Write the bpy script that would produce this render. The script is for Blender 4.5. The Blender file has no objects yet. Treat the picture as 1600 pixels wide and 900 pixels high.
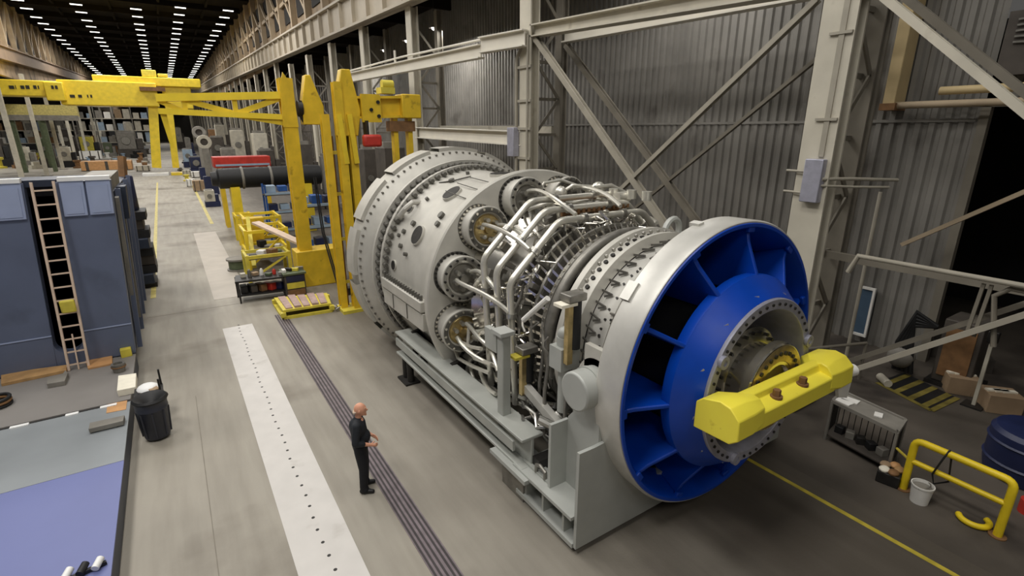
import bpy, bmesh, math, random
from mathutils import Vector, Matrix
from math import sin, cos, pi, radians, sqrt, atan, atan2
random.seed(7)
R = random.Random(11)
SC = bpy.context.scene
COL = SC.collection

# ------------------------------------------------------------------ camera, world, lamps, exposure
CAMZ = 6.4
PITCH = atan(247 / 800); YAW = atan(548 / sqrt(800 ** 2 + 247 ** 2))
cam = bpy.data.cameras.new('camera'); cam.sensor_width = 36; cam.lens = 18.0
cam.clip_start = 0.05; cam.clip_end = 2000
camo = bpy.data.objects.new('camera', cam); COL.objects.link(camo)
camo.location = (0, 0, CAMZ); camo.rotation_euler = (pi / 2 - PITCH, 0, -YAW)
SC.camera = camo

w = bpy.data.worlds.new('world'); SC.world = w; w.use_nodes = True
w.node_tree.nodes['Background'].inputs[0].default_value = (1.0, 0.97, 0.92, 1)
w.node_tree.nodes['Background'].inputs[1].default_value = 0.08
SC.view_settings.view_transform = 'Standard'; SC.view_settings.look = 'None'
SC.view_settings.gamma = 1.0; SC.view_settings.use_curve_mapping = False
SC.view_settings.exposure = 0.0

def lamp(name, loc, sx, sy, power, color=(1, .97, .925), rot=(0, 0, 0)):
    l = bpy.data.lights.new(name, 'AREA'); l.shape = 'RECTANGLE'; l.size = sx; l.size_y = sy
    l.energy = power; l.color = color
    o = bpy.data.objects.new(name, l); COL.objects.link(o); o.location = loc; o.rotation_euler = rot
    return o
HALL = 930
for y in (-12, 4, 20, 36):
    for x in (-8, 0, 8):
        lamp('bay_lamp', (x, y, 22.4), 3.2, 7, HALL * {-8: 1.55, 0: 1.0, 8: .5}[x] * (.45 if y < 0 else 1.08))
for y in (62, 92, 130, 180):
    for x in (-8, 4):
        lamp('bay_lamp', (x, y, 22.4), 4, 14, HALL * 3.2)
for (x, y) in ((-36, 70), (-30, 120), (-40, 180), (-25, 250)):
    lamp('left_bay_fill', (x, y, 13.2), 8, 12, HALL * 2.6)  # unseen fill lights added to lift the dark left bay
lamp('bay_lamp', (0, 300, 22), 12, 30, HALL * 5)
for (x, y) in ((15.3, 31), (15.3, 50), (15.3, 80)):
    lamp('aisle_lamp', (x, y, 12.0), 1, 3, 420)
lamp('aisle_lamp', (15.2, 13, 12.2), 1, 4, 160)

# ------------------------------------------------------------------ camera geometry used to measure places off the plan
FW = Vector((sin(YAW) * cos(PITCH), cos(YAW) * cos(PITCH), -sin(PITCH)))
RT = Vector((cos(YAW), -sin(YAW), 0)); UP = RT.cross(FW)
def at(px, py, ax, v):
    d = FW * 800 + RT * (px - 800) - UP * (py - 450)
    o = Vector((0, 0, CAMZ))
    return o + d * ((v - o[ax]) / d[ax])

# ------------------------------------------------------------------ materials
def lin(c):
    return tuple(((x / 255) / 12.92 if x / 255 < .04045 else ((x / 255 + .055) / 1.055) ** 2.4) for x in c)
MATS = {}
def mat(name, c, rough=.5, metal=0., var=.12, scale=3., bump=0., bscale=40., c2=None, spec=.5, stain=None, detail=5):
    m = bpy.data.materials.new(name); m.use_nodes = True
    nt = m.node_tree; b = nt.nodes['Principled BSDF']
    b.inputs['Roughness'].default_value = rough; b.inputs['Metallic'].default_value = metal
    b.inputs['Specular IOR Level'].default_value = spec
    tc = nt.nodes.new('ShaderNodeTexCoord')
    nz = nt.nodes.new('ShaderNodeTexNoise'); nz.inputs['Scale'].default_value = scale; nz.inputs['Detail'].default_value = detail
    nt.links.new(tc.outputs['Object'], nz.inputs['Vector'])
    rp = nt.nodes.new('ShaderNodeValToRGB'); rp.color_ramp.elements[0].position = .3; rp.color_ramp.elements[1].position = .7
    a = lin(c); lo = tuple(x * (1 - var) for x in a); hi = tuple(min(1, x * (1 + var)) for x in a)
    if c2: lo = lin(c2)
    rp.color_ramp.elements[0].color = (*lo, 1); rp.color_ramp.elements[1].color = (*hi, 1)
    nt.links.new(nz.outputs['Fac'], rp.inputs['Fac'])
    out = rp.outputs['Color']
    if stain:
        n2 = nt.nodes.new('ShaderNodeTexNoise'); n2.inputs['Scale'].default_value = stain[1]; n2.inputs['Detail'].default_value = 8
        nt.links.new(tc.outputs['Object'], n2.inputs['Vector'])
        r2 = nt.nodes.new('ShaderNodeValToRGB'); r2.color_ramp.elements[0].position = stain[2]; r2.color_ramp.elements[1].position = stain[2] + .14
        mx = nt.nodes.new('ShaderNodeMix'); mx.data_type = 'RGBA'
        nt.links.new(n2.outputs['Fac'], r2.inputs['Fac']); nt.links.new(r2.outputs['Color'], mx.inputs[0])
        nt.links.new(out, mx.inputs[6]); mx.inputs[7].default_value = (*lin(stain[0]), 1)
        out = mx.outputs[2]
    nt.links.new(out, b.inputs['Base Color'])
    if bump:
        n3 = nt.nodes.new('ShaderNodeTexNoise'); n3.inputs['Scale'].default_value = bscale; n3.inputs['Detail'].default_value = 4
        nt.links.new(tc.outputs['Object'], n3.inputs['Vector'])
        bp = nt.nodes.new('ShaderNodeBump'); bp.inputs['Strength'].default_value = bump; bp.inputs['Distance'].default_value = .02
        nt.links.new(n3.outputs['Fac'], bp.inputs['Height']); nt.links.new(bp.outputs['Normal'], b.inputs['Normal'])
    MATS[name] = m; return m
def emit(name, c, s):
    m = bpy.data.materials.new(name); m.use_nodes = True
    b = m.node_tree.nodes['Principled BSDF']; b.inputs['Emission Color'].default_value = (*lin(c), 1); b.inputs['Emission Strength'].default_value = s
    b.inputs['Base Color'].default_value = (*lin(c), 1)
    MATS[name] = m; return m

mat('concrete', (157, 151, 139), .62, 0, .13, .35, .12, 25, stain=((112, 104, 92), .22, .54))
def dirt_shade_zone(m, x0, x1, c, wob=1.2):
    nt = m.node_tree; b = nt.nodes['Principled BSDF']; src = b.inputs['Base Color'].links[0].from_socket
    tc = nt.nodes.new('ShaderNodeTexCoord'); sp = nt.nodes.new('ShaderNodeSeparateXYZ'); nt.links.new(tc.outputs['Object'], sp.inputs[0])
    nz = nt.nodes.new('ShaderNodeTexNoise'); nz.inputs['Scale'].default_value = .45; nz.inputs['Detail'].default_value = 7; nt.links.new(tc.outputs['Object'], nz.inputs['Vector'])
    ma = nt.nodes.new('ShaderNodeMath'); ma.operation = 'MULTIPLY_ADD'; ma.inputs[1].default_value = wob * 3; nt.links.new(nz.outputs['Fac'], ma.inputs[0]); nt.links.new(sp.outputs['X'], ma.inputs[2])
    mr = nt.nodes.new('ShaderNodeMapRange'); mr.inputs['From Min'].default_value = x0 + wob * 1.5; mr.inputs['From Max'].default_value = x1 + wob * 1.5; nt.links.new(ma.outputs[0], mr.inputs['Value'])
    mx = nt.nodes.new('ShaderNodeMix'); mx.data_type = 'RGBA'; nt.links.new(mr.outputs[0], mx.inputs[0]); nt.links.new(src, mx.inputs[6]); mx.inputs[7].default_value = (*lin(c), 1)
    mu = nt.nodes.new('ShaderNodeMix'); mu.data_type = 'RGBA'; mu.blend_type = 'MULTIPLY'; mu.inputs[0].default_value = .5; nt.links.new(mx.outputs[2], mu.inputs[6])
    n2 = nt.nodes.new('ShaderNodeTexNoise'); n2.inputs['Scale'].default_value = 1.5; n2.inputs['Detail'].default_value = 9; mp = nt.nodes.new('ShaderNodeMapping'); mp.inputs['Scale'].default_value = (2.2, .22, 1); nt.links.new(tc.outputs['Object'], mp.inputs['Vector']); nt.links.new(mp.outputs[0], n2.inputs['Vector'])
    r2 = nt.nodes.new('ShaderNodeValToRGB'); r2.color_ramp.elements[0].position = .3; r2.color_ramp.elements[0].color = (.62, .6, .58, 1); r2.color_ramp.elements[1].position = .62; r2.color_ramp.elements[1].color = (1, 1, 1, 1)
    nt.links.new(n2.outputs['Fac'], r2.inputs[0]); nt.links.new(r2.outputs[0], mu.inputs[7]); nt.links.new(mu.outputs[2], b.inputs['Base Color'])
dirt_shade_zone(MATS['concrete'], 2.3, 7.0, (88, 81, 72))  # colour darkens towards the turbine: dirt plus shade painted into the concrete
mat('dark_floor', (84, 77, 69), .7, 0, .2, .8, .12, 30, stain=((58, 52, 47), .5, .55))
mat('white_plate', (204, 200, 195), .55, 0, .05, 2, stain=((184, 179, 172), 1.5, .6))
mat('rail_steel', (122, 112, 116), .45, .4, .2, 6)
mat('rail_groove', (62, 56, 58), .6, .2, .2, 6)
mat('line_yellow', (190, 172, 60), .6, 0, .25, 4)
mat('joint', (126, 119, 107), .7, 0, .15, 3)
mat('dim_yellow', (120, 108, 46), .7, 0, .4, 3)  # hatch yellow with the unlit corner's shade put into the colour
mat('faded_yellow', (196, 182, 110), .6, 0, .25, 4)
mat('pale_floor', (182, 174, 163), .6, 0, .08, 1.2)
mat('casing_grey', (196, 193, 184), .48, .25, .08, 2.5, .05, 30)
mat('casing_dark', (104, 102, 96), .5, .5, .15, 4)
mat('silver', (206, 204, 197), .4, .35, .08, 3)
mat('steel', (182, 180, 174), .28, .85, .14, 6)
mat('bright_steel', (222, 218, 208), .18, .95, .1, 5)
mat('pipe_steel', (222, 219, 208), .3, .6, .08, 5)
mat('dull_steel', (140, 137, 130), .45, .7, .2, 6)
mat('gold_steel', (198, 176, 124), .3, .8, .25, 7)
mat('dark_metal', (48, 46, 44), .5, .4, .3, 6)
mat('black', (24, 24, 25), .6, 0, .2, 5)
mat('blue_paint', (3, 66, 176), .34, 0, .1, 2, spec=.5)
mat('lilac_steel', (172, 172, 186), .4, .35, .12, 5)
mat('beam_yellow', (255, 236, 76), .42, 0, .05, 2, stain=((196, 170, 40), 5, .68))
mat('crane_yellow', (238, 208, 52), .45, 0, .1, 2)
mat('gantry_yellow', (224, 188, 46), .45, 0, .14, 2, stain=((120, 92, 30), 2.5, .64))
mat('pale_yellow', (212, 196, 72), .55, 0, .15, 3)
mat('railing_yellow', (238, 208, 36), .45, 0, .08, 4)
mat('stand_grey', (178, 180, 175), .5, .15, .06, 2)
mat('skid_grey', (172, 174, 168), .5, .15, .1, 2)
mat('column_paint', (196, 190, 174), .6, 0, .1, 1.2, stain=((150, 140, 122), 1.2, .62))
mat('brace_paint', (160, 154, 140), .6, 0, .12, 1.5)
mat('brace_dark', (120, 114, 102), .65, 0, .14, 1.5)
mat('bright_beam', (222, 217, 204), .55, 0, .06, 1)
mat('corrugated', (122, 119, 113), .6, .1, .16, .8, stain=((92, 88, 82), .6, .58))
mat('roof_dark', (30, 26, 23), .9, 0, .2, .5, spec=.1)
mat('tan_wall', (150, 130, 104), .75, 0, .25, .5, stain=((92, 76, 60), .4, .52))
mat('tan_post', (176, 158, 132), .7, 0, .15, .8)
mat('runway_paint', (176, 166, 148), .6, 0, .1, .8)
mat('runway_brown', (132, 112, 92), .7, 0, .15, .5)
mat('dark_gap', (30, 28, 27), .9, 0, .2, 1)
mat('navy_panel', (98, 107, 130), .5, .1, .08, 1, stain=((86, 94, 114), .8, .6))
mat('navy_dark', (42, 50, 66), .5, .1, .15, 1)
mat('slot_dark', (22, 22, 27), .7, 0, .2, 1)
mat('light_panel', (162, 174, 204), .45, .1, .08, 1.5)
mat('deck_grey', (132, 128, 124), .6, .1, .08, 1)
mat('deck_pale', (140, 145, 148), .55, .15, .08, 1)
mat('deck_lilac', (108, 116, 166), .5, 0, .06, .6)
mat('white_edge', (240, 240, 238), .5, 0, .05, 2)
mat('ladder', (222, 198, 176), .5, 0, .1, 4)
mat('wood', (178, 140, 92), .7, 0, .25, 3)
mat('orange_board', (196, 148, 98), .6, 0, .15, 3)
mat('paper', (238, 232, 214), .7, 0, .06, 6)
mat('bin_plastic', (46, 48, 58), .45, 0, .12, 4)
mat('skin', (226, 164, 134), .55, 0, .06, 8)
mat('hair', (196, 176, 156), .8, 0, .2, 30)
mat('shirt', (30, 34, 40), .8, 0, .2, 12)
mat('trousers', (20, 21, 26), .85, 0, .2, 12)
mat('shoe', (16, 16, 17), .5, 0, .2, 12)
mat('red_paint', (186, 52, 40), .5, 0, .2, 3)
mat('rack_blue', (40, 84, 150), .5, 0, .2, 2)
mat('pale_blue', (150, 170, 190), .5, 0, .15, 2)
mat('pink_board', (176, 150, 142), .7, 0, .2, 4)
mat('green_paint', (84, 94, 68), .6, 0, .2, 3)
mat('machine_grey', (132, 128, 120), .6, .1, .2, 2)
mat('machine_dark', (78, 72, 66), .65, .1, .25, 2)
mat('machine_pale', (192, 186, 170), .6, 0, .15, 2)
mat('navy_drum', (28, 36, 70), .45, 0, .2, 2)
mat('white_paint', (230, 228, 222), .5, 0, .06, 3)
mat('tan_panel', (206, 184, 138), .6, 0, .1, 2)
mat('rust', (126, 92, 58), .75, 0, .25, 4)
mat('cardboard', (158, 134, 106), .8, 0, .12, 3)
mat('screen_blue', (70, 90, 110), .4, 0, .1, 3)
mat('letter_black', (40, 36, 22), .6, 0, .1, 3)
emit('lamp_glow', (255, 252, 246), 2.6)

# ------------------------------------------------------------------ mesh building
WL = {}
class MB:
    def __init__(s): s.v = []; s.f = []
    def add(s, vs, fs):
        n = len(s.v); s.v += [tuple(p) for p in vs]; s.f += [tuple(i + n for i in f) for f in fs]; return s
    def box(s, x0, x1, y0, y1, z0, z1):
        vs = [(x, y, z) for x in (x0, x1) for y in (y0, y1) for z in (z0, z1)]
        return s.add(vs, [(0, 1, 3, 2), (4, 6, 7, 5), (0, 4, 5, 1), (2, 3, 7, 6), (0, 2, 6, 4), (1, 5, 7, 3)])
    def cb(s, c, sx, sy, sz, rz=0, rx=0, ry=0):
        M = Matrix.Translation(c) @ Matrix.Rotation(rz, 4, 'Z') @ Matrix.Rotation(ry, 4, 'Y') @ Matrix.Rotation(rx, 4, 'X')
        vs = [M @ Vector((x * sx / 2, y * sy / 2, z * sz / 2)) for x in (-1, 1) for y in (-1, 1) for z in (-1, 1)]
        return s.add(vs, [(0, 1, 3, 2), (4, 6, 7, 5), (0, 4, 5, 1), (2, 3, 7, 6), (0, 2, 6, 4), (1, 5, 7, 3)])
    def bar(s, p, q, w, h, up=(0, 0, 1)):
        p = Vector(p); q = Vector(q); d = (q - p).normalized(); u = Vector(up)
        if abs(d.dot(u)) > .99: u = Vector((0, 1, 0))
        a = d.cross(u).normalized() * w / 2; b = a.cross(d).normalized() * h / 2
        vs = [p - a - b, p - a + b, p + a - b, p + a + b, q - a - b, q - a + b, q + a - b, q + a + b]
        return s.add(vs, [(0, 1, 3, 2), (4, 6, 7, 5), (0, 4, 5, 1), (2, 3, 7, 6), (0, 2, 6, 4), (1, 5, 7, 3)])
    def ibeam(s, p, q, w, h, t=.04, up=(0, 0, 1)):
        p = Vector(p); q = Vector(q); d = (q - p).normalized(); u = Vector(up)
        if abs(d.dot(u)) > .99: u = Vector((0, 1, 0))
        a = d.cross(u).normalized(); b = a.cross(d).normalized()
        s.bar(p + b * (h - t) / 2, q + b * (h - t) / 2, w, t, up); s.bar(p - b * (h - t) / 2, q - b * (h - t) / 2, w, t, up)
        return s.bar(p, q, t, h - 2 * t, up)
    def tube(s, pts, r, n=10, cap=True, r2=None):
        P = [Vector(p) for p in pts]; rings = []; u = None
        for i, p in enumerate(P):
            if i == 0: d = P[1] - P[0]
            elif i == len(P) - 1: d = P[-1] - P[-2]
            else: d = (P[i + 1] - P[i]).normalized() + (P[i] - P[i - 1]).normalized()
            d.normalize()
            if u is None:
                u = Vector((0, 0, 1)) if abs(d.z) < .9 else Vector((1, 0, 0))
            u = (u - d * u.dot(d)).normalized(); v = d.cross(u)
            k = 1.
            if 0 < i < len(P) - 1:
                c = (P[i + 1] - P[i]).normalized().dot((P[i] - P[i - 1]).normalized()); k = 1 / max(.6, sqrt((1 + max(-.5, c)) / 2))
            rr = r if r2 is None else r + (r2 - r) * i / (len(P) - 1)
            rings.append([p + (u * cos(2 * pi * j / n) + v * sin(2 * pi * j / n)) * rr * (k if False else 1) for j in range(n)])
        vs = [x for g in rings for x in g]; fs = []
        for i in range(len(P) - 1):
            for j in range(n): fs.append((i * n + j, i * n + (j + 1) % n, (i + 1) * n + (j + 1) % n, (i + 1) * n + j))
        if cap: fs.append(tuple(range(n))[::-1]); fs.append(tuple((len(P) - 1) * n + j for j in range(n)))
        return s.add(vs, fs)
    def cyl(s, p, q, r, n=16, r2=None): return s.tube([p, q], r, n, True, r2)
    def lathe(s, prof, c, axis=1, n=96, a0=0., a1=360., close=False):
        # prof: (along axis, radius); axis 1 -> along Y, angle from +X to +Z; axis 2 -> along Z; axis 0 -> along X
        full = abs(a1 - a0 - 360) < 1e-6; m = n if full else n + 1
        vs = []
        for (t, r) in prof:
            for j in range(m):
                a = radians(a0 + (a1 - a0) * j / n)
                if axis == 1: vs.append((c[0] + r * cos(a), t, c[1] + r * sin(a)))
                elif axis == 2: vs.append((c[0] + r * cos(a), c[1] + r * sin(a), t))
                else: vs.append((t, c[0] + r * cos(a), c[1] + r * sin(a)))
        fs = []; k = len(prof)
        for i in range(k if close else k - 1):
            i2 = (i + 1) % k
            for j in range(n):
                j2 = (j + 1) % m
                fs.append((i * m + j, i * m + j2, i2 * m + j2, i2 * m + j))
        return s.add(vs, fs)
    def prism(s, poly, vec):
        P = [Vector(p) for p in poly]; n = len(P); V = Vector(vec)
        vs = P + [p + V for p in P]
        return s.add(vs, [tuple(range(n))[::-1], tuple(range(n, 2 * n))] + [(i, (i + 1) % n, n + (i + 1) % n, n + i) for i in range(n)])
    def sphere(s, c, r, n=12, m=8, sc=(1, 1, 1)):
        prof = [(0, 0)]
        vs = [Vector((c[0] + r * sc[0] * sin(pi * i / m) * cos(2 * pi * j / n), c[1] + r * sc[1] * sin(pi * i / m) * sin(2 * pi * j / n), c[2] + r * sc[2] * cos(pi * i / m))) for i in range(m + 1) for j in range(n)]
        fs = [(i * n + j, (i + 1) * n + j, (i + 1) * n + (j + 1) % n, i * n + (j + 1) % n) for i in range(m) for j in range(n)]
        return s.add(vs, fs)
    def xf(s, M):
        s.v = [tuple(M @ Vector(p)) for p in s.v]; return s
    def build(s, name, m, parent=None, loc=None, bevel=0., sharp=35, clampz=None):
        if parent is not None: off = Vector(WL[parent.name])
        elif loc is not None: off = Vector(loc)
        else:
            xs = [p[0] for p in s.v]; ys = [p[1] for p in s.v]; zs = [p[2] for p in s.v]
            off = Vector(((min(xs) + max(xs)) / 2, (min(ys) + max(ys)) / 2, min(zs)))
        me = bpy.data.meshes.new(name)
        vv = [Vector(p) for p in s.v]
        if clampz is not None:
            for p in vv: p.z = max(p.z, clampz)
        me.from_pydata([p - off for p in vv], [], s.f)
        bm = bmesh.new(); bm.from_mesh(me)
        bmesh.ops.remove_doubles(bm, verts=bm.verts, dist=1e-5)
        bmesh.ops.dissolve_degenerate(bm, edges=bm.edges, dist=1e-6)
        bmesh.ops.recalc_face_normals(bm, faces=bm.faces)
        bm.to_mesh(me); bm.free()
        me.polygons.foreach_set('use_smooth', [True] * len(me.polygons))
        me.set_sharp_from_angle(angle=radians(sharp))
        me.materials.append(MATS[m])
        o = bpy.data.objects.new(name, me); COL.objects.link(o)
        if parent is not None: o.parent = parent; WL[o.name] = tuple(off)
        else: o.location = off; WL[o.name] = tuple(off)
        if bevel:
            b = o.modifiers.new('bevel', 'BEVEL'); b.width = bevel; b.segments = 2; b.limit_method = 'ANGLE'
        return o

def thing(name, label, cat, loc, group=None):
    o = bpy.data.objects.new(name, None); COL.objects.link(o); o.location = loc; o.empty_display_size = .2
    o['label'] = label; o['category'] = cat
    if group: o['group'] = group
    WL[o.name] = tuple(loc); return o
def tag(o, label, cat, group=None, kind=None):
    o['label'] = label; o['category'] = cat
    if group: o['group'] = group
    if kind: o['kind'] = kind
    return o
def struct(o):
    o['kind'] = 'structure'; return o
def dup(root, delta, label=None, group=None):
    c = root.copy(); COL.objects.link(c); c.location = Vector(root.location) + Vector(delta)
    if label: c['label'] = label
    if group: c['group'] = group
    def rec(a, b):
        for ch in [k for k in COL.objects if k.parent == a]:
            d = ch.copy(); COL.objects.link(d); d.parent = b; rec(ch, d)
    rec(root, c); return c

# ------------------------------------------------------------------ the setting
def floorpiece(name, x0, x1, y0, y1, m, z=0.):
    b = MB(); b.box(x0, x1, y0, y1, z - .3, z); return struct(b.build(name, m, loc=(0, 0, 0)))
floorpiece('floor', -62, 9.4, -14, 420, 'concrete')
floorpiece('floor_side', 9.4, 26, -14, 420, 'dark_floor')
b = MB(); b.box(-.365, -.35, 4, 14, 0, .003); struct(b.build('trim_5', 'joint'))
b = MB(); b.box(-1.5, 8, 38.9, 38.95, 0, .003); struct(b.build('trim_6', 'joint'))
b = MB(); b.box(-1.5, 3.6, 21.4, 21.44, 0, .003); struct(b.build('trim_7', 'joint'))
b = MB(); b.box(-16.2, 13.2, 42, 420, 23.6, 24)
for y in range(48, 400, 9): b.box(-15.1, 12.6, y, y + .35, 22.9, 23.6)
for x in (-10, -3.5, 2.3, 8): b.box(x, x + .3, 42, 400, 23.2, 23.6)
struct(b.build('ceiling', 'roof_dark', loc=(0, 0, 24)))
b = MB(); b.box(13.4, 26, -14, 300, 14.6, 14.9)
for y in range(-8, 200, 6): b.box(13.6, 20, y, y + .2, 14.0, 14.6)
struct(b.build('ceiling_side', 'roof_dark', loc=(16, 0, 14)))
b = MB(); b.box(-62, 26, 418, 419, -.2, 25); struct(b.build('wall_back', 'machine_grey'))

def corr(b, x, y0, y1, z0, z1, pitch=.32, d=.07):
    n = int((y1 - y0) / pitch); pts = []
    for i in range(n):
        y = y0 + i * pitch
        pts += [(x, y), (x, y + pitch * .4), (x + d, y + pitch * .55), (x + d, y + pitch * .85)]
    pts.append((x, y0 + n * pitch))
    vs = [(p[0], p[1], z) for p in pts for z in (z0, z1)]
    fs = [(2 * i, 2 * i + 2, 2 * i + 3, 2 * i + 1) for i in range(len(pts) - 1)]
    b.add(vs, fs)
WX = 17.4
b = MB(); corr(b, WX, 4.9, 64, -.02, 14.6); struct(b.build('wall_right', 'corrugated', loc=(WX, 20, 0)))
b = MB(); corr(b, WX, -12, 4.9, 7.1, 14.6); struct(b.build('wall_right_header', 'corrugated', loc=(WX, 0, 7)))
b = MB()
for z in (6.6,): b.box(WX - .03, WX - .005, 5, 64, z, z + .08)
struct(b.build('trim_1', 'corrugated'))
b = MB(); b.box(WX - .06, WX + .16, 4.75, 4.95, 0, 7.1); b.box(WX - .06, WX + .16, -12, 4.95, 6.95, 7.15)
struct(b.build('trim_2', 'brace_dark'))
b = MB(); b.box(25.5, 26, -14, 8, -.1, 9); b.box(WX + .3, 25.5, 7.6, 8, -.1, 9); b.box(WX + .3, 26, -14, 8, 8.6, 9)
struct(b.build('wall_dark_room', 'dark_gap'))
# far part of the right side: shallow wall behind the columns
b = MB(); corr(b, WX + .6, 64, 200, -.02, 14.6, 1.2, .2); b.box(WX + .6, WX + 1, 200, 418, 0, 14.6)
struct(b.build('wall_right_far', 'machine_dark', loc=(WX, 100, 0)))

def zr(y): return 12.25 + .027 * y          # underside of the right crane runway
# upper wall over the right runway: boarded panels between posts
b = MB(); b.box(13.3, 13.6, 20, 418, 14.4, 24.2); struct(b.build('wall_right_upper', 'tan_wall', loc=(13.3, 100, 14)))
b = MB(); d_ = MB()
y = 30
while y < 410:
    b.box(12.75, 13.3, y, y + .5, zr(y) + 2.1, 23.6)
    b.bar((13.0, y + .5, zr(y) + 3), (13.0, y + 5.9, 21.5), .2, .3)
    b.bar((13.0, y + .25, 18.6 + .01 * y), (13.0, y + 6, 18.6 + .01 * y), .2, .35)
    d_.box(13.2, 13.295, y + 1.2, y + 5.3, zr(y) + 3.4, zr(y) + 5.0)
    if y < 250: d_.box(13.2, 13.295, y + 1.2, y + 5.3, zr(y) + 5.9, zr(y) + 7.4)
    y += 6
struct(b.build('trim_3', 'tan_post')); struct(d_.build('window_1', 'dark_gap'))
# left side
XL = -15.6
def zl(y): return 14.6 + .04 * (y - 90)
b = MB(); b.box(XL - .5, XL, 40, 418, 13, 25); struct(b.build('wall_left_upper', 'tan_wall', loc=(XL, 100, 13)))
b = MB(); d_ = MB()
y = 50
while y < 410:
    b.box(XL, XL + .45, y, y + .5, zl(y) + 1.6, 23.6)
    b.bar((XL + .25, y + .5, zl(y) + 2), (XL + .25, y + 5.8, 23), .2, .3)
    d_.box(XL, XL + .03, y + 1.4, y + 5, zl(y) + 2.6, zl(y) + 4.4)
    y += 6
struct(b.build('trim_4', 'tan_post')); struct(d_.build('window_2', 'dark_gap'))
b = MB(); b.box(-62.5, -62, 20, 418, 0, 14); struct(b.build('wall_left', 'machine_dark'))
b = MB(); b.box(-62, XL - .5, 30, 418, 13.6, 14); struct(b.build('ceiling_left', 'roof_dark'))

# ------------------------------------------------------------------ crane runways, columns and braces
b = MB()
def sloped(b, x0, x1, ya, yb, zf, h):
    for (p, q, r, s_) in ((x0, x1, 0, h),):
        vs = [(x, y, zf(y) + z) for x in (x0, x1) for y in (ya, yb) for z in (0, h)]
        b.add(vs, [(0, 1, 3, 2), (4, 6, 7, 5), (0, 4, 5, 1), (2, 3, 7, 6), (0, 2, 6, 4), (1, 5, 7, 3)])
sloped(b, 12.55, 12.7, 15, 330, zr, 2.05)
sloped(b, 12.25, 13.0, 15, 330, zr, .16); sloped(b, 12.25, 13.0, 15, 330, lambda y: zr(y) + 1.95, .16)
for k in range(15, 400, 3):
    if k < 230: b.box(12.3, 12.56, k, k + .06, zr(k) + .1, zr(k) + 1.97)
t = thing('crane_runway', 'long pale grey crane runway girder on the right-hand columns', 'girder', (12.6, 200, 12))
b.build('girder', 'runway_paint', t)
b = MB(); b.bar((12.6, 15, zr(15) + 2.2), (12.6, 330, zr(330) + 2.2), .12, .14); b.build('rail', 'dull_steel', t)
t = thing('crane_runway', 'brown crane runway girder along the left wall under the boarded windows', 'girder', (XL + .6, 200, 14))
b = MB(); sloped(b, XL + .5, XL + .65, 40, 240, zl, 1.7); sloped(b, XL + .2, XL + .95, 40, 240, zl, .15); sloped(b, XL + .2, XL + .95, 40, 240, lambda y: zl(y) + 1.6, .15)
b.build('girder', 'runway_brown', t)

def column(y, top, label, group=None, far=False):
    t = thing('steel_column', label, 'column', (13.0, y, 0), group)
    b = MB(); b.box(12.8, 12.86, y - .38, y + .38, 0, top); b.box(13.2, 13.26, y - .38, y + .38, 0, top); b.box(12.86, 13.2, y - .03, y + .03, 0, top)
    b.build('front_flange', 'column_paint', t)
    b = MB(); b.box(14.5, 14.56, y - .2, y + .2, 0, top); b.box(14.8, 14.86, y - .2, y + .2, 0, top); b.box(14.56, 14.8, y - .03, y + .03, 0, top)
    b.build('rear_flange', 'brace_dark', t)
    b = MB(); z = .4; k = 0
    while z + 1.5 < top:
        p, q = (13.26, 14.5) if k % 2 == 0 else (14.5, 13.26)
        b.bar((p, y - .1, z), (q, y - .1, z + 1.45), .05, .12); b.bar((13.26, y + .1, z), (14.5, y + .1, z), .08, .12)
        z += 1.45; k += 1
    b.build('lacing', 'brace_dark', t)
    b = MB(); b.box(12.65, 15.0, y - .5, y + .5, 0, .06); b.build('base_plate', 'brace_paint', t)
    return t
colR = column(6.5, 14.55, 'wide cream steel column behind the blue inlet, carrying a grey switch box')
b = MB(); b.box(12.6, 12.8, 6.2, 6.62, 4.75, 5.75); sb = b.build('switch_box', 'lilac_steel', colR, bevel=.02)
b = MB()
for z in (4.95, 5.45): b.tube([(12.75, 7.1, z), (12.7, 6.6, z)], .03)
b.tube([(12.7, 6.22, 5.3), (13.4, 5.9, 5.3), (14.6, 5.4, 5.25)], .04); b.tube([(12.7, 6.22, 5.15), (13.4, 5.8, 5.12), (14.2, 5.4, 5.1)], .03)
b.build('conduit', 'brace_paint', colR)
b = MB(); b.box(12.76, 12.8, 6.3, 6.42, 5.8, 14); b.box(12.74, 12.8, 6.14, 6.62, 8.4, 8.46); b.box(12.74, 12.8, 6.14, 6.62, 6.6, 6.66); b.build('cable_tray', 'brace_paint', colR)
colM = column(18.6, 14.55, 'grey steel column rising behind the combustors, jib arm fixed near its top')
b = MB(); b.box(12.5, 12.8, 19.0, 19.5, 5.3, 6.5); b.build('switch_box', 'lilac_steel', colM, bevel=.02)
b = MB(); b.tube([(12.72, 19.1, 4), (12.72, 19.1, 9.2), (12.85, 18.6, 10)], .07); b.tube([(12.72, 18.3, 4), (12.72, 18.3, 10)], .05)
for z in (5.2, 6.4, 7.5, 8.8): b.box(12.72, 12.8, 18.1, 19.2, z, z + .1)
b.build('conduit', 'brace_paint', colM)
column(-4.9, 14.55, 'steel column at the near end of the right-hand row, beyond the picture')
FARC = 'columns receding along the right side'
c0 = column(30.4, zr(30.4), 'pale steel column standing next beyond the jib arm', None)
y = 39; first = None
k = 0
while y < 320:
    top = zr(y)
    if first is None or k % 4 == 0:
        first = column(y, top, 'pale steel column in the receding row under the right crane runway', FARC); fy = y
    else:
        dup(first, (0, y - fy, 0))
    y += 8.4 if y < 130 else 14; k += 1
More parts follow.
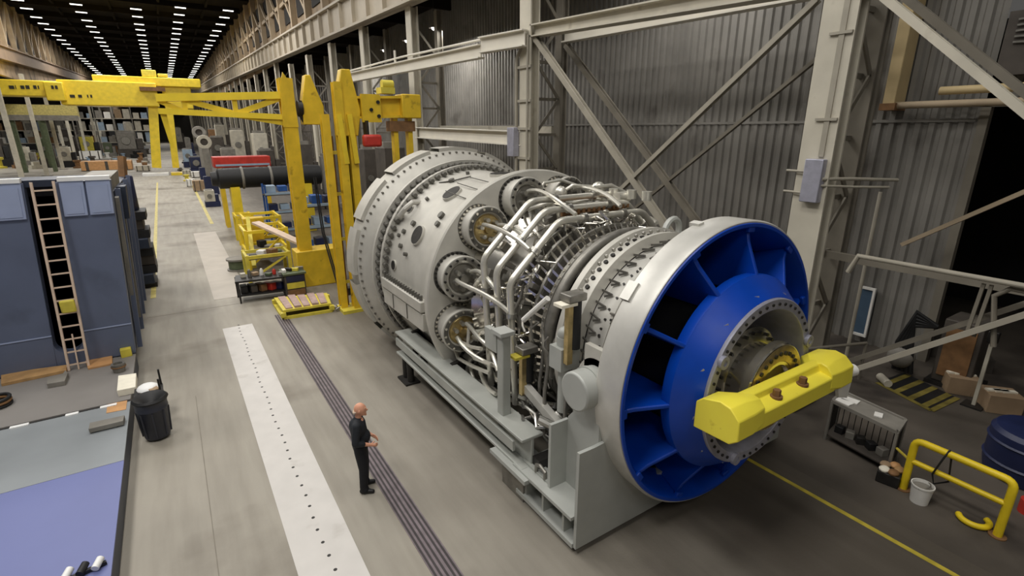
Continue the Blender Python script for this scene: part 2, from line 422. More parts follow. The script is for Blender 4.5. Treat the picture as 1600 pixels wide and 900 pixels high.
# left columns
t0 = None
for i, y in enumerate((85, 101, 116, 134, 154, 180, 210)):
    if t0 is None:
        t0 = thing('steel_column', 'grey steel column in the row along the left side of the hall', 'column', (XL + .6, y, 0), 'columns along the left side')
        b = MB(); b.ibeam((XL + .6, y, 0), (XL + .6, y, 13.8), .45, .6, .08); b.build('shaft', 'machine_pale', t0)
        b = MB(); b.box(XL, XL + 1.2, y - .6, y + .6, 0, .08); b.build('base_plate', 'machine_grey', t0)
    else: dup(t0, (0, y - 85, 0))
COLY = (85, 101, 116, 134, 154, 180, 210)

def brace(p, q, label, m='brace_paint', w=.2, h=.22, grp=None):
    b = MB(); b.ibeam(p, q, w, h, .05, (1, 0, 0)); o = b.build('diagonal_brace', m, loc=((Vector(p) + Vector(q)) / 2)); tag(o, label, 'brace', grp); return o
brace((13.03, 18.2, 9.9), (13.03, 7.15, .12), 'pale diagonal brace slanting down from the jib column to behind the blue inlet')
brace((13.03, 7.15, 9.25), (13.03, 18.2, .12), 'pale diagonal brace slanting down from the wide cream column towards the combustors', w=.13, h=.17)
brace((14.6, 18.2, 9.75), (14.6, 7.1, .12), 'grey rear diagonal brace, close to the corrugated wall, slanting down to the right', 'brace_dark', .2, .22)
brace((14.6, 7.1, 8.7), (14.6, 18.2, .12), 'thin grey rear diagonal brace crossing the corrugated wall behind the front one', 'brace_dark', .1, .13)
brace((13.03, 6.3, 9.5), (13.03, -4.5, -.02 + .14), 'cream diagonal brace descending right across the top corner, the nearer of two', 'column_paint', .15, .2)
brace((14.6, 6.4, 9.6), (14.6, -4.5, .14), 'grey diagonal brace descending right across the top corner, the farther of two', 'brace_dark', .16, .2)
brace((13.03, 5.75, .12), (13.03, -4.5, 8.9), 'pale diagonal brace rising to the right over the striped hatch, the nearer of two', 'brace_paint', .11, .15)
brace((14.2, 5.9, .2), (14.2, -4.5, 8.9), 'dull diagonal brace rising to the right behind the nearer one', 'brace_dark', .11, .15)
p = at(1410, 382, 0, 16.2); q = at(1600, 300, 0, 16.2); q = p + (q - p) * 1.8
o = MB().bar(p, q, .1, .2, (1, 0, 0)).build('diagonal_brace', 'tan_post', loc=(p + q) / 2); tag(o, 'yellowish rusty brace rising across the dark doorway', 'brace')
# horizontal beams
t = thing('header_beam', 'pale double header beam running from the jib column to the top edge', 'beam', (13, 12, 9.7))
b = MB(); b.ibeam((13.05, 18.3, 10.15), (13.05, 6.9, 9.62), .5, .45, .05); b.build('front_beam', 'column_paint', t)
b = MB(); b.ibeam((14.6, 18.3, 10.1), (14.6, 6.9, 9.85), .4, .5, .05); b.build('rear_beam', 'bright_beam', t)
t = thing('wall_girt', 'pale horizontal girt left of the jib column, just above the turbine casing', 'beam', (13, 24, 6))
b = MB(); b.ibeam((13.0, 18.9, 6.05), (13.0, 30.2, 6.25), .45, .62, .05); b.build('front_beam', 'bright_beam', t)
b = MB(); b.bar((14.6, 18.9, 6.4), (14.6, 30.2, 6.5), .3, .3); b.build('rear_beam', 'column_paint', t)
t = thing('guard_beam', 'dull double horizontal beam crossing low in front of the dark doorway', 'beam', (13, 1, 3.6))
b = MB(); b.tube([(13.0, 5.4, 3.2), (13.0, 5.25, 3.62), (13.0, -6, 3.62)], .06); b.build('top_rail', 'brace_paint', t)
b = MB(); b.bar((13.5, 6.4, 3.42), (13.5, -6, 3.42), .12, .18); b.build('channel', 'brace_dark', t)
for (y) in (3.0, 2.88): MB().bar((13.1, y, 3.5), (13.1, y + .05, 2.4), .06, .06).build('hanger', 'brace_dark', t)
MB().tube([(13.1, 2.6, 2.3), (13.1, 2.8, 3.3), (13.1, 2.6, 3.5), (13.1, -4, 3.45)], .05).build('loop_rail', 'brace_dark', t)
# jib arm
p = at(815, 66, 2, 9.75); p0 = Vector((12.6, 18.3, 9.75)); j1 = at(752, 80, 2, 9.6); j2 = at(545, 122, 2, 9.55)
t = thing('jib_arm', 'bright cream jib arm reaching left from the grey column', 'jib arm', (12.5, 19, 9.4))
b = MB(); b.ibeam(j1, j2, .36, .55, .05); b.build('arm', 'bright_beam', t)
b = MB(); b.ibeam(p0 + Vector((0, 0, .12)), j1 + Vector((0, 0, .22)), .4, .62, .05); b.build('bracket', 'bright_beam', t)
b = MB(); b.tube([j1 + Vector((0, 0, .45)), (j1 + j2) / 2 + Vector((0, 0, .5)), j2 + Vector((0, 0, .4))], .05); 
m_ = j1.lerp(j2, .55); b.bar(m_, m_ + Vector((0, 0, .9)), .08, .12); b.build('tie_rod', 'bright_beam', t)
for (x, y) in ((15.0, 36), (15.2, 41), (14.6, 30.8)):
    t = thing('hanging_lamp', {36: 'small bright lamp hanging in the dark side aisle, middle of three', 41: 'small bright lamp hanging in the dark side aisle, farthest of three', 30.8: 'small bright lamp hanging in the dark side aisle, nearest the jib column'}[y], 'lamp', (x, y, 12.4))
    MB().lathe([(12.2, .32), (12.45, .14), (12.6, .08)], (x, y), 2, 20).build('shade', 'machine_grey', t)
    MB().sphere((x, y, 12.24), .17).build('bulb', 'lamp_glow', t)
    MB().cyl((x, y, 12.6), (x, y, 14.62), .02, 6).build('stem', 'dark_metal', t)

# ceiling lamps in five rows
l0 = None
rows = ((-13.0, 98, 'first ceiling lamp row from the left wall'), (-6.9, 97, 'second ceiling lamp row from the left wall'), (-.24, 96, 'middle row of the five ceiling lamp rows'),
        (4.95, 91.5, 'second ceiling lamp row from the right wall'), (10.7, 90, 'first ceiling lamp row from the right wall'))
for (x, y, s_) in rows:
    k = 0
    while y < 320:
        lab = 'white glowing strip lamp in the ' + s_
        if l0 is None:
            l0 = thing('ceiling_lamp', lab, 'ceiling lamp', (x, y, 22.6), s_)
            MB().box(x - .7, x + .7, y - .27, y + .27, 22.62, 22.9).build('housing', 'dark_metal', l0)
            MB().box(x - .65, x + .65, y - .22, y + .22, 22.55, 22.63).build('diffuser', 'lamp_glow', l0)
            lx, ly = x, y
        else: dup(l0, (x - lx, y - ly, 0), lab, s_)
        y += 6.2 * (1 + .12 * math.sin(k * 2.1 + x)); k += 1

# ------------------------------------------------------------------ floor markings
t = thing('floor_plate', 'long white painted steel strip with a row of bolt holes in the aisle floor', 'floor strip', (1.1, 10, 0))
MB().box(.64, 1.545, 3, 18.75, 0, .012).build('plate', 'white_plate', t)
b = MB()
for i in range(46):
    y = 4.0 + i * .33
    b.lathe([(.012, .0), (.0145, .028), (.012, .03)], (1.12 + .015 * sin(i), y), 2, 10)
b.build('bolt_holes', 'dark_metal', t)
o = MB().box(.66, 1.9, 22.4, 38.6, 0, .008).build('floor_plate', 'pale_floor'); tag(o, 'paler second floor strip farther up the aisle beside the yellow frames', 'floor strip')
t = thing('floor_rail', 'grey grooved rail track running past the man into the foreground', 'rail track', (2.53, 10, 0))
MB().box(2.33, 2.72, 2, 19.2, 0, .014).build('plate', 'rail_steel', t)
b = MB()
for x in (2.345, 2.42, 2.5, 2.585, 2.66): b.box(x, x + .035, 2, 19.2, .014, .02)
b.build('groove', 'rail_groove', t)
o = MB().box(8.86, 8.95, -2, 5.4, 0, .006).build('floor_line', 'line_yellow'); tag(o, 'yellow line painted on the dark floor right of the turbine', 'floor line')
p1 = at(286, 258, 2, 0); p2 = at(325, 346, 2, 0)
o = MB().bar((1.95, 42, .004), (2.2, 100, .004), .22, .008).build('floor_line', 'faded_yellow'); tag(o, 'faded yellow line along the right edge of the far aisle', 'floor line')
o = MB().bar((-1.35, 24, .004), (-1.5, 80, .004), .18, .008).build('floor_line', 'faded_yellow'); tag(o, 'faded yellow line along the left edge of the far aisle', 'floor line')

# ------------------------------------------------------------------ the gas turbine
CX, CZ = 7.16, 2.65
CC = (CX, CZ)
def pol(a, r, y): return Vector((CX + r * cos(radians(a)), y, CZ + r * sin(radians(a))))
def ring_bolts(b, y0, y1, r, n, s, a0=0, a1=360, k=6):
    for i in range(n):
        a = a0 + (a1 - a0) * (i + .5) / n
        b.cyl(pol(a, r, y0), pol(a, r, y1), s, k)
def rad_box(b, a, r0, r1, y0, y1, w_):
    er = Vector((cos(radians(a)), 0, sin(radians(a)))); et = Vector((-er.z, 0, er.x)); c = Vector((CX, 0, CZ))
    vs = [c + er * r + et * s_ * w_ / 2 + Vector((0, y, 0)) for r in (r0, r1) for s_ in (-1, 1) for y in (y0, y1)]
    b.add(vs, [(0, 1, 3, 2), (4, 6, 7, 5), (0, 4, 5, 1), (2, 3, 7, 6), (0, 2, 6, 4), (1, 5, 7, 3)])
TB = thing('gas_turbine', 'huge grey gas turbine with combustors, pipes and a blue inlet, lying on its skid', 'turbine', (CX, 9.5, 0))
CLZ = .09
def T(b, name, m, par=None, **k): return b.build(name, m, par or TB, clampz=CLZ, **k)
# exhaust end
ex = MB(); ex.lathe([(13.62, 2.78), (13.75, 3.0), (13.95, 3.1), (14.0, 3.17), (14.75, 3.17), (14.8, 3.05), (15.3, 2.98), (15.4, 2.9), (15.4, 1.2)], CC, n=120)
EX = T(ex, 'exhaust_casing', 'casing_grey')
b = MB()
for a in (20, 48, 76, 104, 132, 160, 188, 216):
    for a2 in range(int(a), int(a) + 23, 2):
        pass
    b.lathe([(14.05, 3.17), (14.05, 3.27), (14.7, 3.27), (14.7, 3.17)], CC, n=16, a0=a, a1=a + 23)
T(b, 'cover_panel', 'casing_grey', EX)
b = MB(); ring_bolts(b, 13.9, 14.02, 3.12, 90, .03); T(b, 'bolts', 'dull_steel', EX)
# double bolted flange
fl = MB(); fl.lathe([(13.02, 2.68), (13.02, 2.83), (13.16, 2.83), (13.16, 2.72), (13.24, 2.72)], CC, n=120)
fl.lathe([(13.24, 2.72), (13.40, 2.72), (13.40, 2.93), (13.52, 2.93), (13.52, 2.75), (13.7, 2.75)], CC, n=120)
FL = T(fl, 'exhaust_flange', 'casing_grey')
b = MB(); ring_bolts(b, 13.15, 13.41, 2.83, 84, .05, k=8); ring_bolts(b, 12.84, 13.04, 2.76, 84, .055, k=8); b.lathe([(13.25, 2.725), (13.25, 2.75), (13.39, 2.75), (13.39, 2.725)], CC, n=100); T(b, 'flange_bolts', 'casing_dark', FL)
# turbine casing
tc_ = MB(); tc_.lathe([(13.03, 2.68), (12.2, 2.64), (11.4, 2.62), (10.5, 2.66), (10.3, 2.7), (10.22, 2.78), (10.16, 2.86), (10.0, 2.87), (9.97, 2.84), (9.93, 2.6), (9.85, 1.5)], CC, n=140)
CAS = T(tc_, 'turbine_casing', 'casing_grey')
for (a, y, r) in ((122, 11.5, .245), (151, 11.6, .235), (92, 11.4, .23), (196, 11.3, .21), (62, 11.5, .21), (172, 12.55, .12), (139, 12.75, .1)):
    er = pol(a, 1, 0) - pol(a, 0, 0); p = pol(a, 2.5, y); q = pol(a, 2.685, y); q2 = pol(a, 2.69, y)
    n = 24
    PC = T(MB().tube([p, q], r + .02, n), 'port_collar', 'casing_grey', CAS); T(MB().tube([q, q + er * .012], r, n), 'port', 'dark_metal', PC)
b = MB()
for (a, y, r) in ((146, 12.1, .07), (152, 12.4, .06), (160, 12.3, .06), (137, 11.0, .09), (163, 11.9, .05), (155, 12.6, .05), (112, 12.3, .08), (100, 12.4, .05), (130, 12.3, .05), (142, 10.9, .07)):
    p = pol(a, 2.6, y); q = pol(a, 2.72, y); b.cyl(p, q, r, 12)
T(b, 'boss', 'casing_dark', CAS)
b = MB(); b.tube([pol(146, 2.64, 12.95), pol(145, 2.82, 12.75), pol(141, 2.86, 12.6), pol(136, 2.82, 12.55), pol(133, 2.64, 12.6)], .07, 10); T(b, 'lifting_hook', 'casing_grey', CAS)
b = MB()
for s_ in (-1, 1):
    x = CX + s_ * 2.66
    T(MB().box(min(x, x + s_ * .2), max(x, x + s_ * .2), 10.4, 13.0, CZ - .28, CZ - .02), 'joint_flange', 'casing_grey', CAS, bevel=.02); T(MB().box(min(x, x + s_ * .16), max(x, x + s_ * .16), 10.4, 13.0, CZ - .75, CZ - .31), 'joint_skirt', 'casing_grey', CAS, bevel=.02)
b = MB()
for i in range(16):
    y = 10.55 + i * .155; b.cyl((CX - 2.77, y, CZ - .04), (CX - 2.77, y, CZ + .1), .045, 6)
    if i in (5, 11): b.box(CX - 2.835, CX - 2.82, y, y + .03, CZ - .7, CZ - .32)
T(b, 'joint_bolts', 'casing_dark', CAS)
b = MB()
for a in (108, 116, 124):
    b.tube([pol(a, 2.69, 10.6), pol(a - 2, 2.7, 11.8)], .012, 6)
b.tube([pol(104, 2.68, 11.9), pol(112, 2.68, 12.2), pol(116, 2.67, 12.7)], .02, 6); T(b, 'seam', 'casing_dark', CAS)
# compressor discharge case and compressor body
co = MB()
co.lathe([(9.9, 1.9), (9.5, 1.95), (9.3, 1.72), (8.6, 1.62), (8.3, 1.9), (8.2, 1.9), (8.15, 1.64), (7.95, 1.62), (7.9, 1.86), (7.8, 1.86), (7.75, 1.62), (7.56, 1.62), (7.5, 1.84), (7.38, 1.84), (7.34, 1.64), (7.2, 1.64), (7.14, 1.87), (7.04, 1.87), (7.0, 1.7), (6.9, 1.7)], CC, n=120)
T(co, 'compressor_casing', 'dull_steel')
b = MB(); b.lathe([(9.86, 2.0), (9.45, 2.05), (9.05, 1.7)], CC, n=100); T(b, 'discharge_case', 'bright_steel')
hp = [(6.86 + .1 * cos(radians(t)), 1.87 + .11 * sin(radians(t))) for t in range(-40, 230, 18)]
b = MB(); b.lathe(hp, CC, n=110); T(b, 'bleed_manifold', 'dull_steel')
for (y, r, n) in ((7.28, 1.93, 72), (7.65, 1.93, 72), (8.02, 1.92, 72)):
    b = MB(); b.lathe([(y - .03, r), (y - .03, r + .06), (y + .03, r + .06), (y + .03, r)], CC, n=100, close=True); u = T(b, 'unison_ring', 'steel')
    b = MB()
    for i in range(n):
        a = 360 * i / n
        b.bar(pol(a, r + .05, y - .01), pol(a + 2, r - .12, y - .19), .03, .05); b.cyl(pol(a + 2, r - .28, y - .19), pol(a + 2, r - .04, y - .19), .035, 6)
    T(b, 'vane_levers', 'bright_steel', u)
b = MB(); b.lathe([(6.5, 1.68), (6.5, 2.03), (6.36, 2.04), (6.33, 1.96), (6.2, 1.9), (6.12, 1.92), (6.12, 2.0), (6.04, 2.0), (6.0, 1.82)], CC, n=130); IF = T(b, 'compressor_flange', 'casing_grey')
b = MB()
for i in range(66):
    a = 360 * i / 66; b.cyl(pol(a, 1.86, 6.27), pol(a, 1.955, 6.27), .042, 8)
T(b, 'bolt_holes', 'dark_metal', IF)
b = MB()
for i in range(66):
    a = 360 * (i + .5) / 66; b.cyl(pol(a, 1.98, 6.36), pol(a, 1.98, 6.3), .03, 6)
T(b, 'bolts', 'steel', IF)
b = MB()
for a in (70,):
    c = pol(a, 2.02, 6.42); er = (pol(a, 1, 0) - pol(a, 0, 0)); et = Vector((-er.z, 0, er.x))
    b.tube([c + et * .2 * cos(t) + er * .24 * sin(t) for t in [pi * j / 10 for j in range(11)]], .06, 8)
T(b, 'lifting_lug', 'stand_grey', IF)
# inlet casing with clamps, silver inlet flange
b = MB(); b.lathe([(6.0, 1.80), (5.9, 1.80), (5.84, 1.86), (5.6, 1.93), (5.3, 2.07), (5.12, 2.2), (5.06, 2.26), (5.0, 2.28)], CC, n=140); IN = T(b, 'inlet_casing', 'silver')
b = MB(); R2 = random.Random(3)
for i in range(54):
    a = 360 * i / 54
    b.bar(pol(a, 1.86, 6.0), pol(a + 1.4, 1.94, 5.68), .022, .035); b.bar(pol(a + 1.4, 1.94, 5.68), pol(a + 3.0, 1.89, 5.86), .02, .035)
T(b, 'clamp_row', 'casing_dark', IN)
b = MB()
for k in range(6):
    for i in range(5): b.cyl(pol(193 + k * 2.2, 1.95, 5.30 - .07 * i + .15), pol(193 + k * 2.2, 2.23 - (0.03 if i < 2 else -.0), 5.30 - .07 * i + .15), .02, 6)
for i in range(26):
    a = R2.uniform(90, 190); y = R2.uniform(5.25, 5.6); rr = 1.93 + (5.6 - y) * .46; b.cyl(pol(a, rr - .08, y), pol(a, rr + .03, y), .022, 6)
T(b, 'instrument_stubs', 'dark_metal', IN)
b = MB()
for a0 in (150, 118): b.tube([pol(a0, 2.24, 5.1), pol(a0, 2.02, 5.45)], .02, 6)
b.lathe([(5.22, 2.13), (5.24, 2.17), (5.27, 2.12)], CC, n=120); T(b, 'seam', 'dull_steel', IN)
b = MB(); b.lathe([(5.02, 2.2), (5.02, 2.40), (4.98, 2.43), (4.52, 2.44), (4.49, 2.42), (4.49, 2.375), (4.6, 2.36)], CC, n=160); SF = T(b, 'inlet_flange', 'silver')
for a_, w_ in ((141, .3), (103, .12)):
    b = MB(); rad_box(b, a_, 2.4, 2.47, 4.86, 5.04, w_); T(b, 'flange_lug', 'silver', SF)
# blue inlet: outer bell, hub and radial struts
b = MB(); b.lathe([(4.49, 2.40), (4.47, 2.39), (4.47, 2.34), (4.6, 2.28), (5.05, 2.12)], CC, n=160); BI = T(b, 'inlet_bell', 'blue_paint')
b = MB(); b.lathe([(3.93, 1.345), (3.93, 1.36), (3.96, 1.385), (4.05, 1.45), (4.24, 1.605), (4.27, 1.635), (4.31, 1.64), (4.44, 1.62), (4.45, 1.4)], CC, n=140); HB = T(b, 'inlet_hub', 'blue_paint')
b = MB()
for i in range(12):
    a = 10 + 30 * i; b.bar(pol(a - 2, 1.412, 4.0), pol(a + 2, 1.43, 4.06), .02, .025)
T(b, 'hub_slots', 'lilac_steel', HB)
b = MB(); b.lathe([(4.44, 1.28), (6.3, 1.28), (6.3, 1.7), (5.6, 1.86), (5.05, 2.115)], CC, n=80); T(b, 'inlet_throat', 'black', BI)
for i in range(11):
    a = 85 + 360 / 11 * i
    er = pol(a, 1, 0) - pol(a, 0, 0); et = Vector((-er.z, 0, er.x)) * .035
    poly = [pol(a, 1.5, 4.22), pol(a, 1.64, 4.27), pol(a, 2.1, 4.5), pol(a, 2.30, 4.56), pol(a, 2.14, 5.0), pol(a, 2.0, 5.35), pol(a, 1.3, 5.35), pol(a, 1.3, 4.46), pol(a, 1.5, 4.4)]
    b = MB(); b.prism([p - et for p in poly], et * 2); s_ = T(b, 'strut', 'blue_paint', None, bevel=.018)
    b = MB(); rad_box(b, a, 2.25, 2.34, 4.49, 4.56, .16); T(b, 'strut_foot', 'blue_paint', s_, bevel=.015)
# hub rim, cavity, shaft coupling
b = MB(); b.lathe([(3.95, 1.355), (3.9, 1.355), (3.88, 1.34), (3.88, 1.19), (3.9, 1.175), (4.9, 1.12), (4.95, .3)], CC, n=120); HR = T(b, 'hub_rim', 'lilac_steel')
b = MB()
for i in range(48): b.cyl(pol(7.5 * i, 1.27, 3.86), pol(7.5 * i, 1.27, 3.885), .024, 8)
T(b, 'bolt_holes', 'dark_metal', HR)
for a in (150, 20, 250): T(MB().lathe([(3.84, .0), (3.84, .05), (3.82, .05), (3.82, .1), (3.88, .1)], (pol(a, 1.27, 0).x, pol(a, 1.27, 0).z), n=16), 'rim_boss', 'lilac_steel', HR)
b = MB(); b.lathe([(4.9, .5), (4.3, .52), (4.25, .8), (4.15, .82), (4.1, .6), (3.85, .58), (3.8, .72), (3.68, .72), (3.66, .70), (3.66, .38), (3.72, .36), (3.72, .0)], CC, n=80); SH = T(b, 'shaft_coupling', 'bright_steel')
b = MB(); b.lathe([(3.655, .685), (3.65, .67), (3.65, .44), (3.66, .43)], CC, n=80); GR = T(b, 'coupling_ring', 'gold_steel', SH)
b = MB()
for i in range(28): b.cyl(pol(i * 360 / 28, .57, 3.63), pol(i * 360 / 28, .57, 3.655), .035, 8)
for i in range(24): b.cyl(pol(i * 15, .74, 4.08), pol(i * 15, .74, 4.16), .03, 6)
T(b, 'coupling_bolts', 'dark_metal', SH)
b = MB()
for i in range(14):
    a = 95 + i * 12; b.cyl(pol(a, .95, 4.95), pol(a, .95, 4.7), .04, 6)
b.tube([pol(178, 1.15, 4.0), pol(165, 1.0, 4.1), pol(150, .85, 4.25)], .03, 8); T(b, 'seal_bolts', 'bright_steel', SH)
# combustor cans
RC = 2.27
RP = random.Random(5)
for i in range(12):
    a = 103 + 30 * i
    c = pol(a, RC, 0); er = pol(a, 1, 0) - pol(a, 0, 0)
    tilt = radians(5)
    Y = Vector((0, -cos(tilt), 0)) + er * sin(tilt)          # axis of the can, forwards and outwards
    base = pol(a, RC, 9.96)
    et = Vector((-er.z, 0, er.x)); en = Y.cross(et).normalized()
    def LC(prof, n=40):
        m = MB(); vs = []; fs = []
        for (t, r) in prof:
            for j in range(n):
                q = 2 * pi * j / n; vs.append(base + Y * t + (et * cos(q) + en * sin(q)) * r)
        for k in range(len(prof) - 1):
            for j in range(n): fs.append((k * n + j, k * n + (j + 1) % n, (k + 1) * n + (j + 1) % n, (k + 1) * n + j))
        return m.add(vs, fs)
    can = T(LC([(-.25, .54), (.03, .54), (.05, .52), (.05, .46), (.06, .46), (.4, .44), (.42, .5), (.5, .5), (.51, .49), (.51, .36), (.44, .34), (.44, .0)]), 'combustor_can', 'casing_grey')
    if a > 215 and a < 330 and False: pass
    b = MB()
    for k in range(30):
        q = 2 * pi * k / 30; d = et * cos(q) + en * sin(q)
        b.cyl(base + d * .49 + Y * .03, base + d * .49 + Y * .1, .03, 6)
        if k % 2 == 0: b.cyl(base + d * .44 + Y * .49, base + d * .44 + Y * .55, .03, 6)
    T(b, 'can_bolts', 'bright_steel' if i % 2 else 'dark_metal', can)
    b = LC([(.445, .33), (.47, .3), (.47, .1), (.56, .09), (.56, 0)]); T(b, 'end_cover', 'gold_steel' if i in (1, 3) else 'dull_steel', can)
    b = LC([(.052, .525), (.06, .52), (.06, .465), (.065, .45)]); T(b, 'rim_ring', 'casing_dark', can)
    b = LC([(.515, .47), (.52, .46), (.52, .38), (.515, .37)]); T(b, 'cover_ring', 'casing_dark' if i % 2 else 'steel', can)
    b = MB()
    for k in range(6):
        q = 2 * pi * k / 6; d = et * cos(q) + en * sin(q)
        b.cyl(base + d * .21 + Y * .44, base + d * .21 + Y * .62, .05, 10)
    T(b, 'fuel_nozzles', 'steel', can)
    b = MB()
    for k, (ym, q) in enumerate(((8.55, 40), (8.07, 160), (7.6, 280))):
        d = (et * cos(radians(q)) + en * sin(radians(q))) * .21
        p0 = base + d + Y * .6; p1 = base + d * 1.4 + Y * (.85 + .12 * k) + et * RP.uniform(-.1, .1)
        p3 = pol(a - 7 + 6 * k, 2.3 if abs((a - 7 + 6 * k) % 90) < 24 or abs((a - 7 + 6 * k) % 90) > 66 else 2.42, ym); p2 = (p1 + p3) / 2 + er * RP.uniform(.02, .22) + et * RP.uniform(-.18, .18)
        P = []
        for s in range(13):
            u = s / 12; v = 1 - u
            P.append(p0 * v ** 4 + p1 * 4 * v ** 3 * u + p2 * 6 * v * v * u * u + (p3 * .7 + p2 * .3) * 4 * v * u ** 3 + p3 * u ** 4)
        b.tube(P, .045, 8)
    T(b, 'fuel_pigtails', 'pipe_steel', can)
# octagonal fuel manifolds
def octo(y, dz, r):
    verts = [Vector((CX + x, y, CZ + z + (dz if z > 0 else 0))) for x, z in ((2.1, -1.5), (2.24, 1.25), (1.12, 2.3), (-1.12, 2.3), (-2.24, 1.25), (-2.1, -1.5))]
    P = []
    for i, v in enumerate(verts):
        if i in (0, len(verts) - 1): P.append(v); continue
        d0 = (verts[i - 1] - v).normalized(); d1 = (verts[i + 1] - v).normalized(); f = .16
        for s in range(5):
            u = s / 4; P.append((v + d0 * f) * (1 - u) ** 2 + v * 2 * u * (1 - u) + (v + d1 * f) * u * u)
    return MB().tube(P, r, 14)
for (y, dz) in ((8.55, .07), (8.07, -.07), (7.6, -.2)):
    mf = T(octo(y, dz, .068), 'fuel_manifold', 'pipe_steel')
    b = MB()
    for (p, q) in (((-.5, 2.3), (1, 0)), ((.55, 2.3), (1, 0)), ((-1.68, 1.775), (.73, .68)), ((-2.2, .6), (.05, 1)), ((1.68, 1.775), (.73, -.68))):
        c = Vector((CX + p[0], y, CZ + p[1] + dz)); et = Vector((q[0], 0, q[1])).normalized(); b.cyl(c - et * .05, c + et * .05, .1, 14)
    T(b, 'pipe_collars', 'steel', mf)
for x, y in ((8.3, 8.5), (8.45, 8.1), (8.5, 7.7)): T(MB().cyl((x, y, 4.95), (x, y, 5.14), .11, 14), 'top_valve', 'pipe_steel')
T(MB().sphere((8.2, 8.9, 5.1), .17), 'pressure_bulb', 'pipe_steel'); T(MB().sphere((7.3, 9.15, 5.05), .15), 'pressure_bulb', 'pipe_steel')
T(MB().tube([(7.3, 9.2, 5.0), (7.6, 9.1, 5.2), (8.1, 9, 5.15), (8.5, 8.9, 4.9)], .04), 'balance_pipe', 'pipe_steel'); T(MB().tube([(8.0, 8.8, 5.15), (8.45, 8.75, 5.18), (8.9, 8.6, 4.95)], .05), 'balance_pipe', 'pipe_steel')
T(MB().cyl((8.15, 8.25, 4.98), (8.5, 8.25, 4.98), .12, 14), 'coupling_sleeve', 'pipe_steel')
b = MB(); RQ = random.Random(21)
for i in range(54):
    a = RQ.uniform(62, 196); y0 = RQ.uniform(7.2, 9.0); r = RQ.uniform(1.98, 2.2)
    P = [pol(a, r - .15, y0)]
    for k in range(4):
        a += RQ.uniform(-5, 5); y0 += RQ.uniform(-.18, .24); P.append(pol(a, r + RQ.uniform(-.06, .08), y0))
    b.tube(P, RQ.uniform(.014, .032), 6)
T(b, 'small_pipes', 'bright_steel')
for i in range(30):
    b = MB(); a = RQ.uniform(65, 200); y0 = RQ.uniform(7.3, 9.0); rad_box(b, a, 1.8, RQ.uniform(1.98, 2.14), y0, y0 + RQ.uniform(.06, .18), RQ.uniform(.06, .2)); T(b, 'junction_box', 'dull_steel')
b = MB()
for i in range(12):
    x = 6.7 + i * .14; b.box(x, x + .06, 8.0, 8.5, 4.78, 4.86)
b.box(6.6, 8.4, 8.2, 8.26, 4.7, 4.8); T(b, 'cable_ladder', 'rust')
b = MB()
b.tube([(6.9, 9.6, 4.9), (7.1, 9.5, 5.25), (7.5, 9.4, 5.3), (7.9, 9.2, 5.15), (8.2, 9.0, 4.95)], .035); b.tube([(6.3, 9.7, 4.8), (6.6, 9.6, 5.2), (7.0, 9.5, 5.2), (7.2, 9.4, 4.95)], .03)
T(b, 'sensor_cables', 'pipe_steel')
# lower left side: actuators, valves and hanging hoses
for k, (px, py, py2, x) in enumerate(((888, 462, 572, 4.95), (815, 545, 618, 4.9))):
    p = at(px, py, 0, x); q = at(px + 2, py2, 0, x)
    b = MB(); b.box(p.x - .02, p.x + .09, p.y - .05, p.y + .05, q.z, p.z - .12); ac = T(b, 'actuator_post', 'gold_steel')
    T(MB().box(p.x - .2, p.x + .12, p.y - .1, p.y + .12, p.z - .16, p.z - .11), 'actuator_plate', 'paper' if k == 0 else 'pale_yellow', ac); T(MB().cyl((p.x + .16, p.y, p.z - .1), (p.x + .16, p.y, q.z + .25), .1, 14), 'actuator_body', 'black', ac); T(MB().box(p.x - .06, p.x + .3, p.y - .12, p.y + .14, p.z - .1, p.z + .03), 'actuator_head', 'dull_steel', ac, bevel=.02)
p = at(818, 500, 0, 4.75); q = at(856, 466, 0, 4.85)
b = MB(); b.tube([p, q], .05, 10); T(b, 'bare_pipe', 'white_paint')
b = MB(); p = at(875, 545, 0, 5.0)
b.box(p.x - .1, p.x + .3, p.y - .16, p.y + .16, p.z - .35, p.z + .05); b.cyl((p.x + .1, p.y, p.z - .35), (p.x + .1, p.y, p.z - 1.2), .1, 12); b.cyl((p.x + .1, p.y, p.z), (p.x + .1, p.y, p.z + .2), .14, 12); b.sphere((p.x + .1, p.y, p.z + .25), .13)
T(b, 'servo_valve', 'stand_grey')
for y in (6.0, 6.35, 6.62, 6.95):
    x = 5.02 + .1 * ((y * 10) % 2); T(MB().tube([(x, y, .95), (x, y, 1.9), (x + .12, y + .05, 2.5), (x + .3, y + .1, 2.8)], .035, 8), 'drain_line', 'dull_steel')
b = MB()
for i in range(46):
    a = RQ.uniform(172, 226); y0 = RQ.uniform(6.5, 8.6); r = RQ.uniform(1.75, 2.15); P = [pol(a, r - .1, y0)]
    for k in range(4): a += RQ.uniform(-9, 9); y0 += RQ.uniform(-.16, .16); P.append(pol(a, r + RQ.uniform(-.08, .08), y0))
    b.tube(P, RQ.uniform(.015, .035), 6)
T(b, 'lower_pipes', 'dull_steel')
b = MB()
for i in range(30):
    p = Vector((RQ.uniform(4.75, 5.5), RQ.uniform(5.95, 7.5), RQ.uniform(.85, 1.5)))
    if i % 3 == 0: b.cyl(p, p + Vector((RQ.uniform(-.2, .2), RQ.uniform(-.2, .2), .1)), RQ.uniform(.04, .1), 10)
    else:
        P = [p]
        for k in range(3): p = p + Vector((RQ.uniform(-.1, .12), RQ.uniform(-.3, .3), RQ.uniform(-.1, .2))); P.append(p)
        b.tube(P, RQ.uniform(.02, .04), 8)
T(b, 'valve_cluster', 'steel')
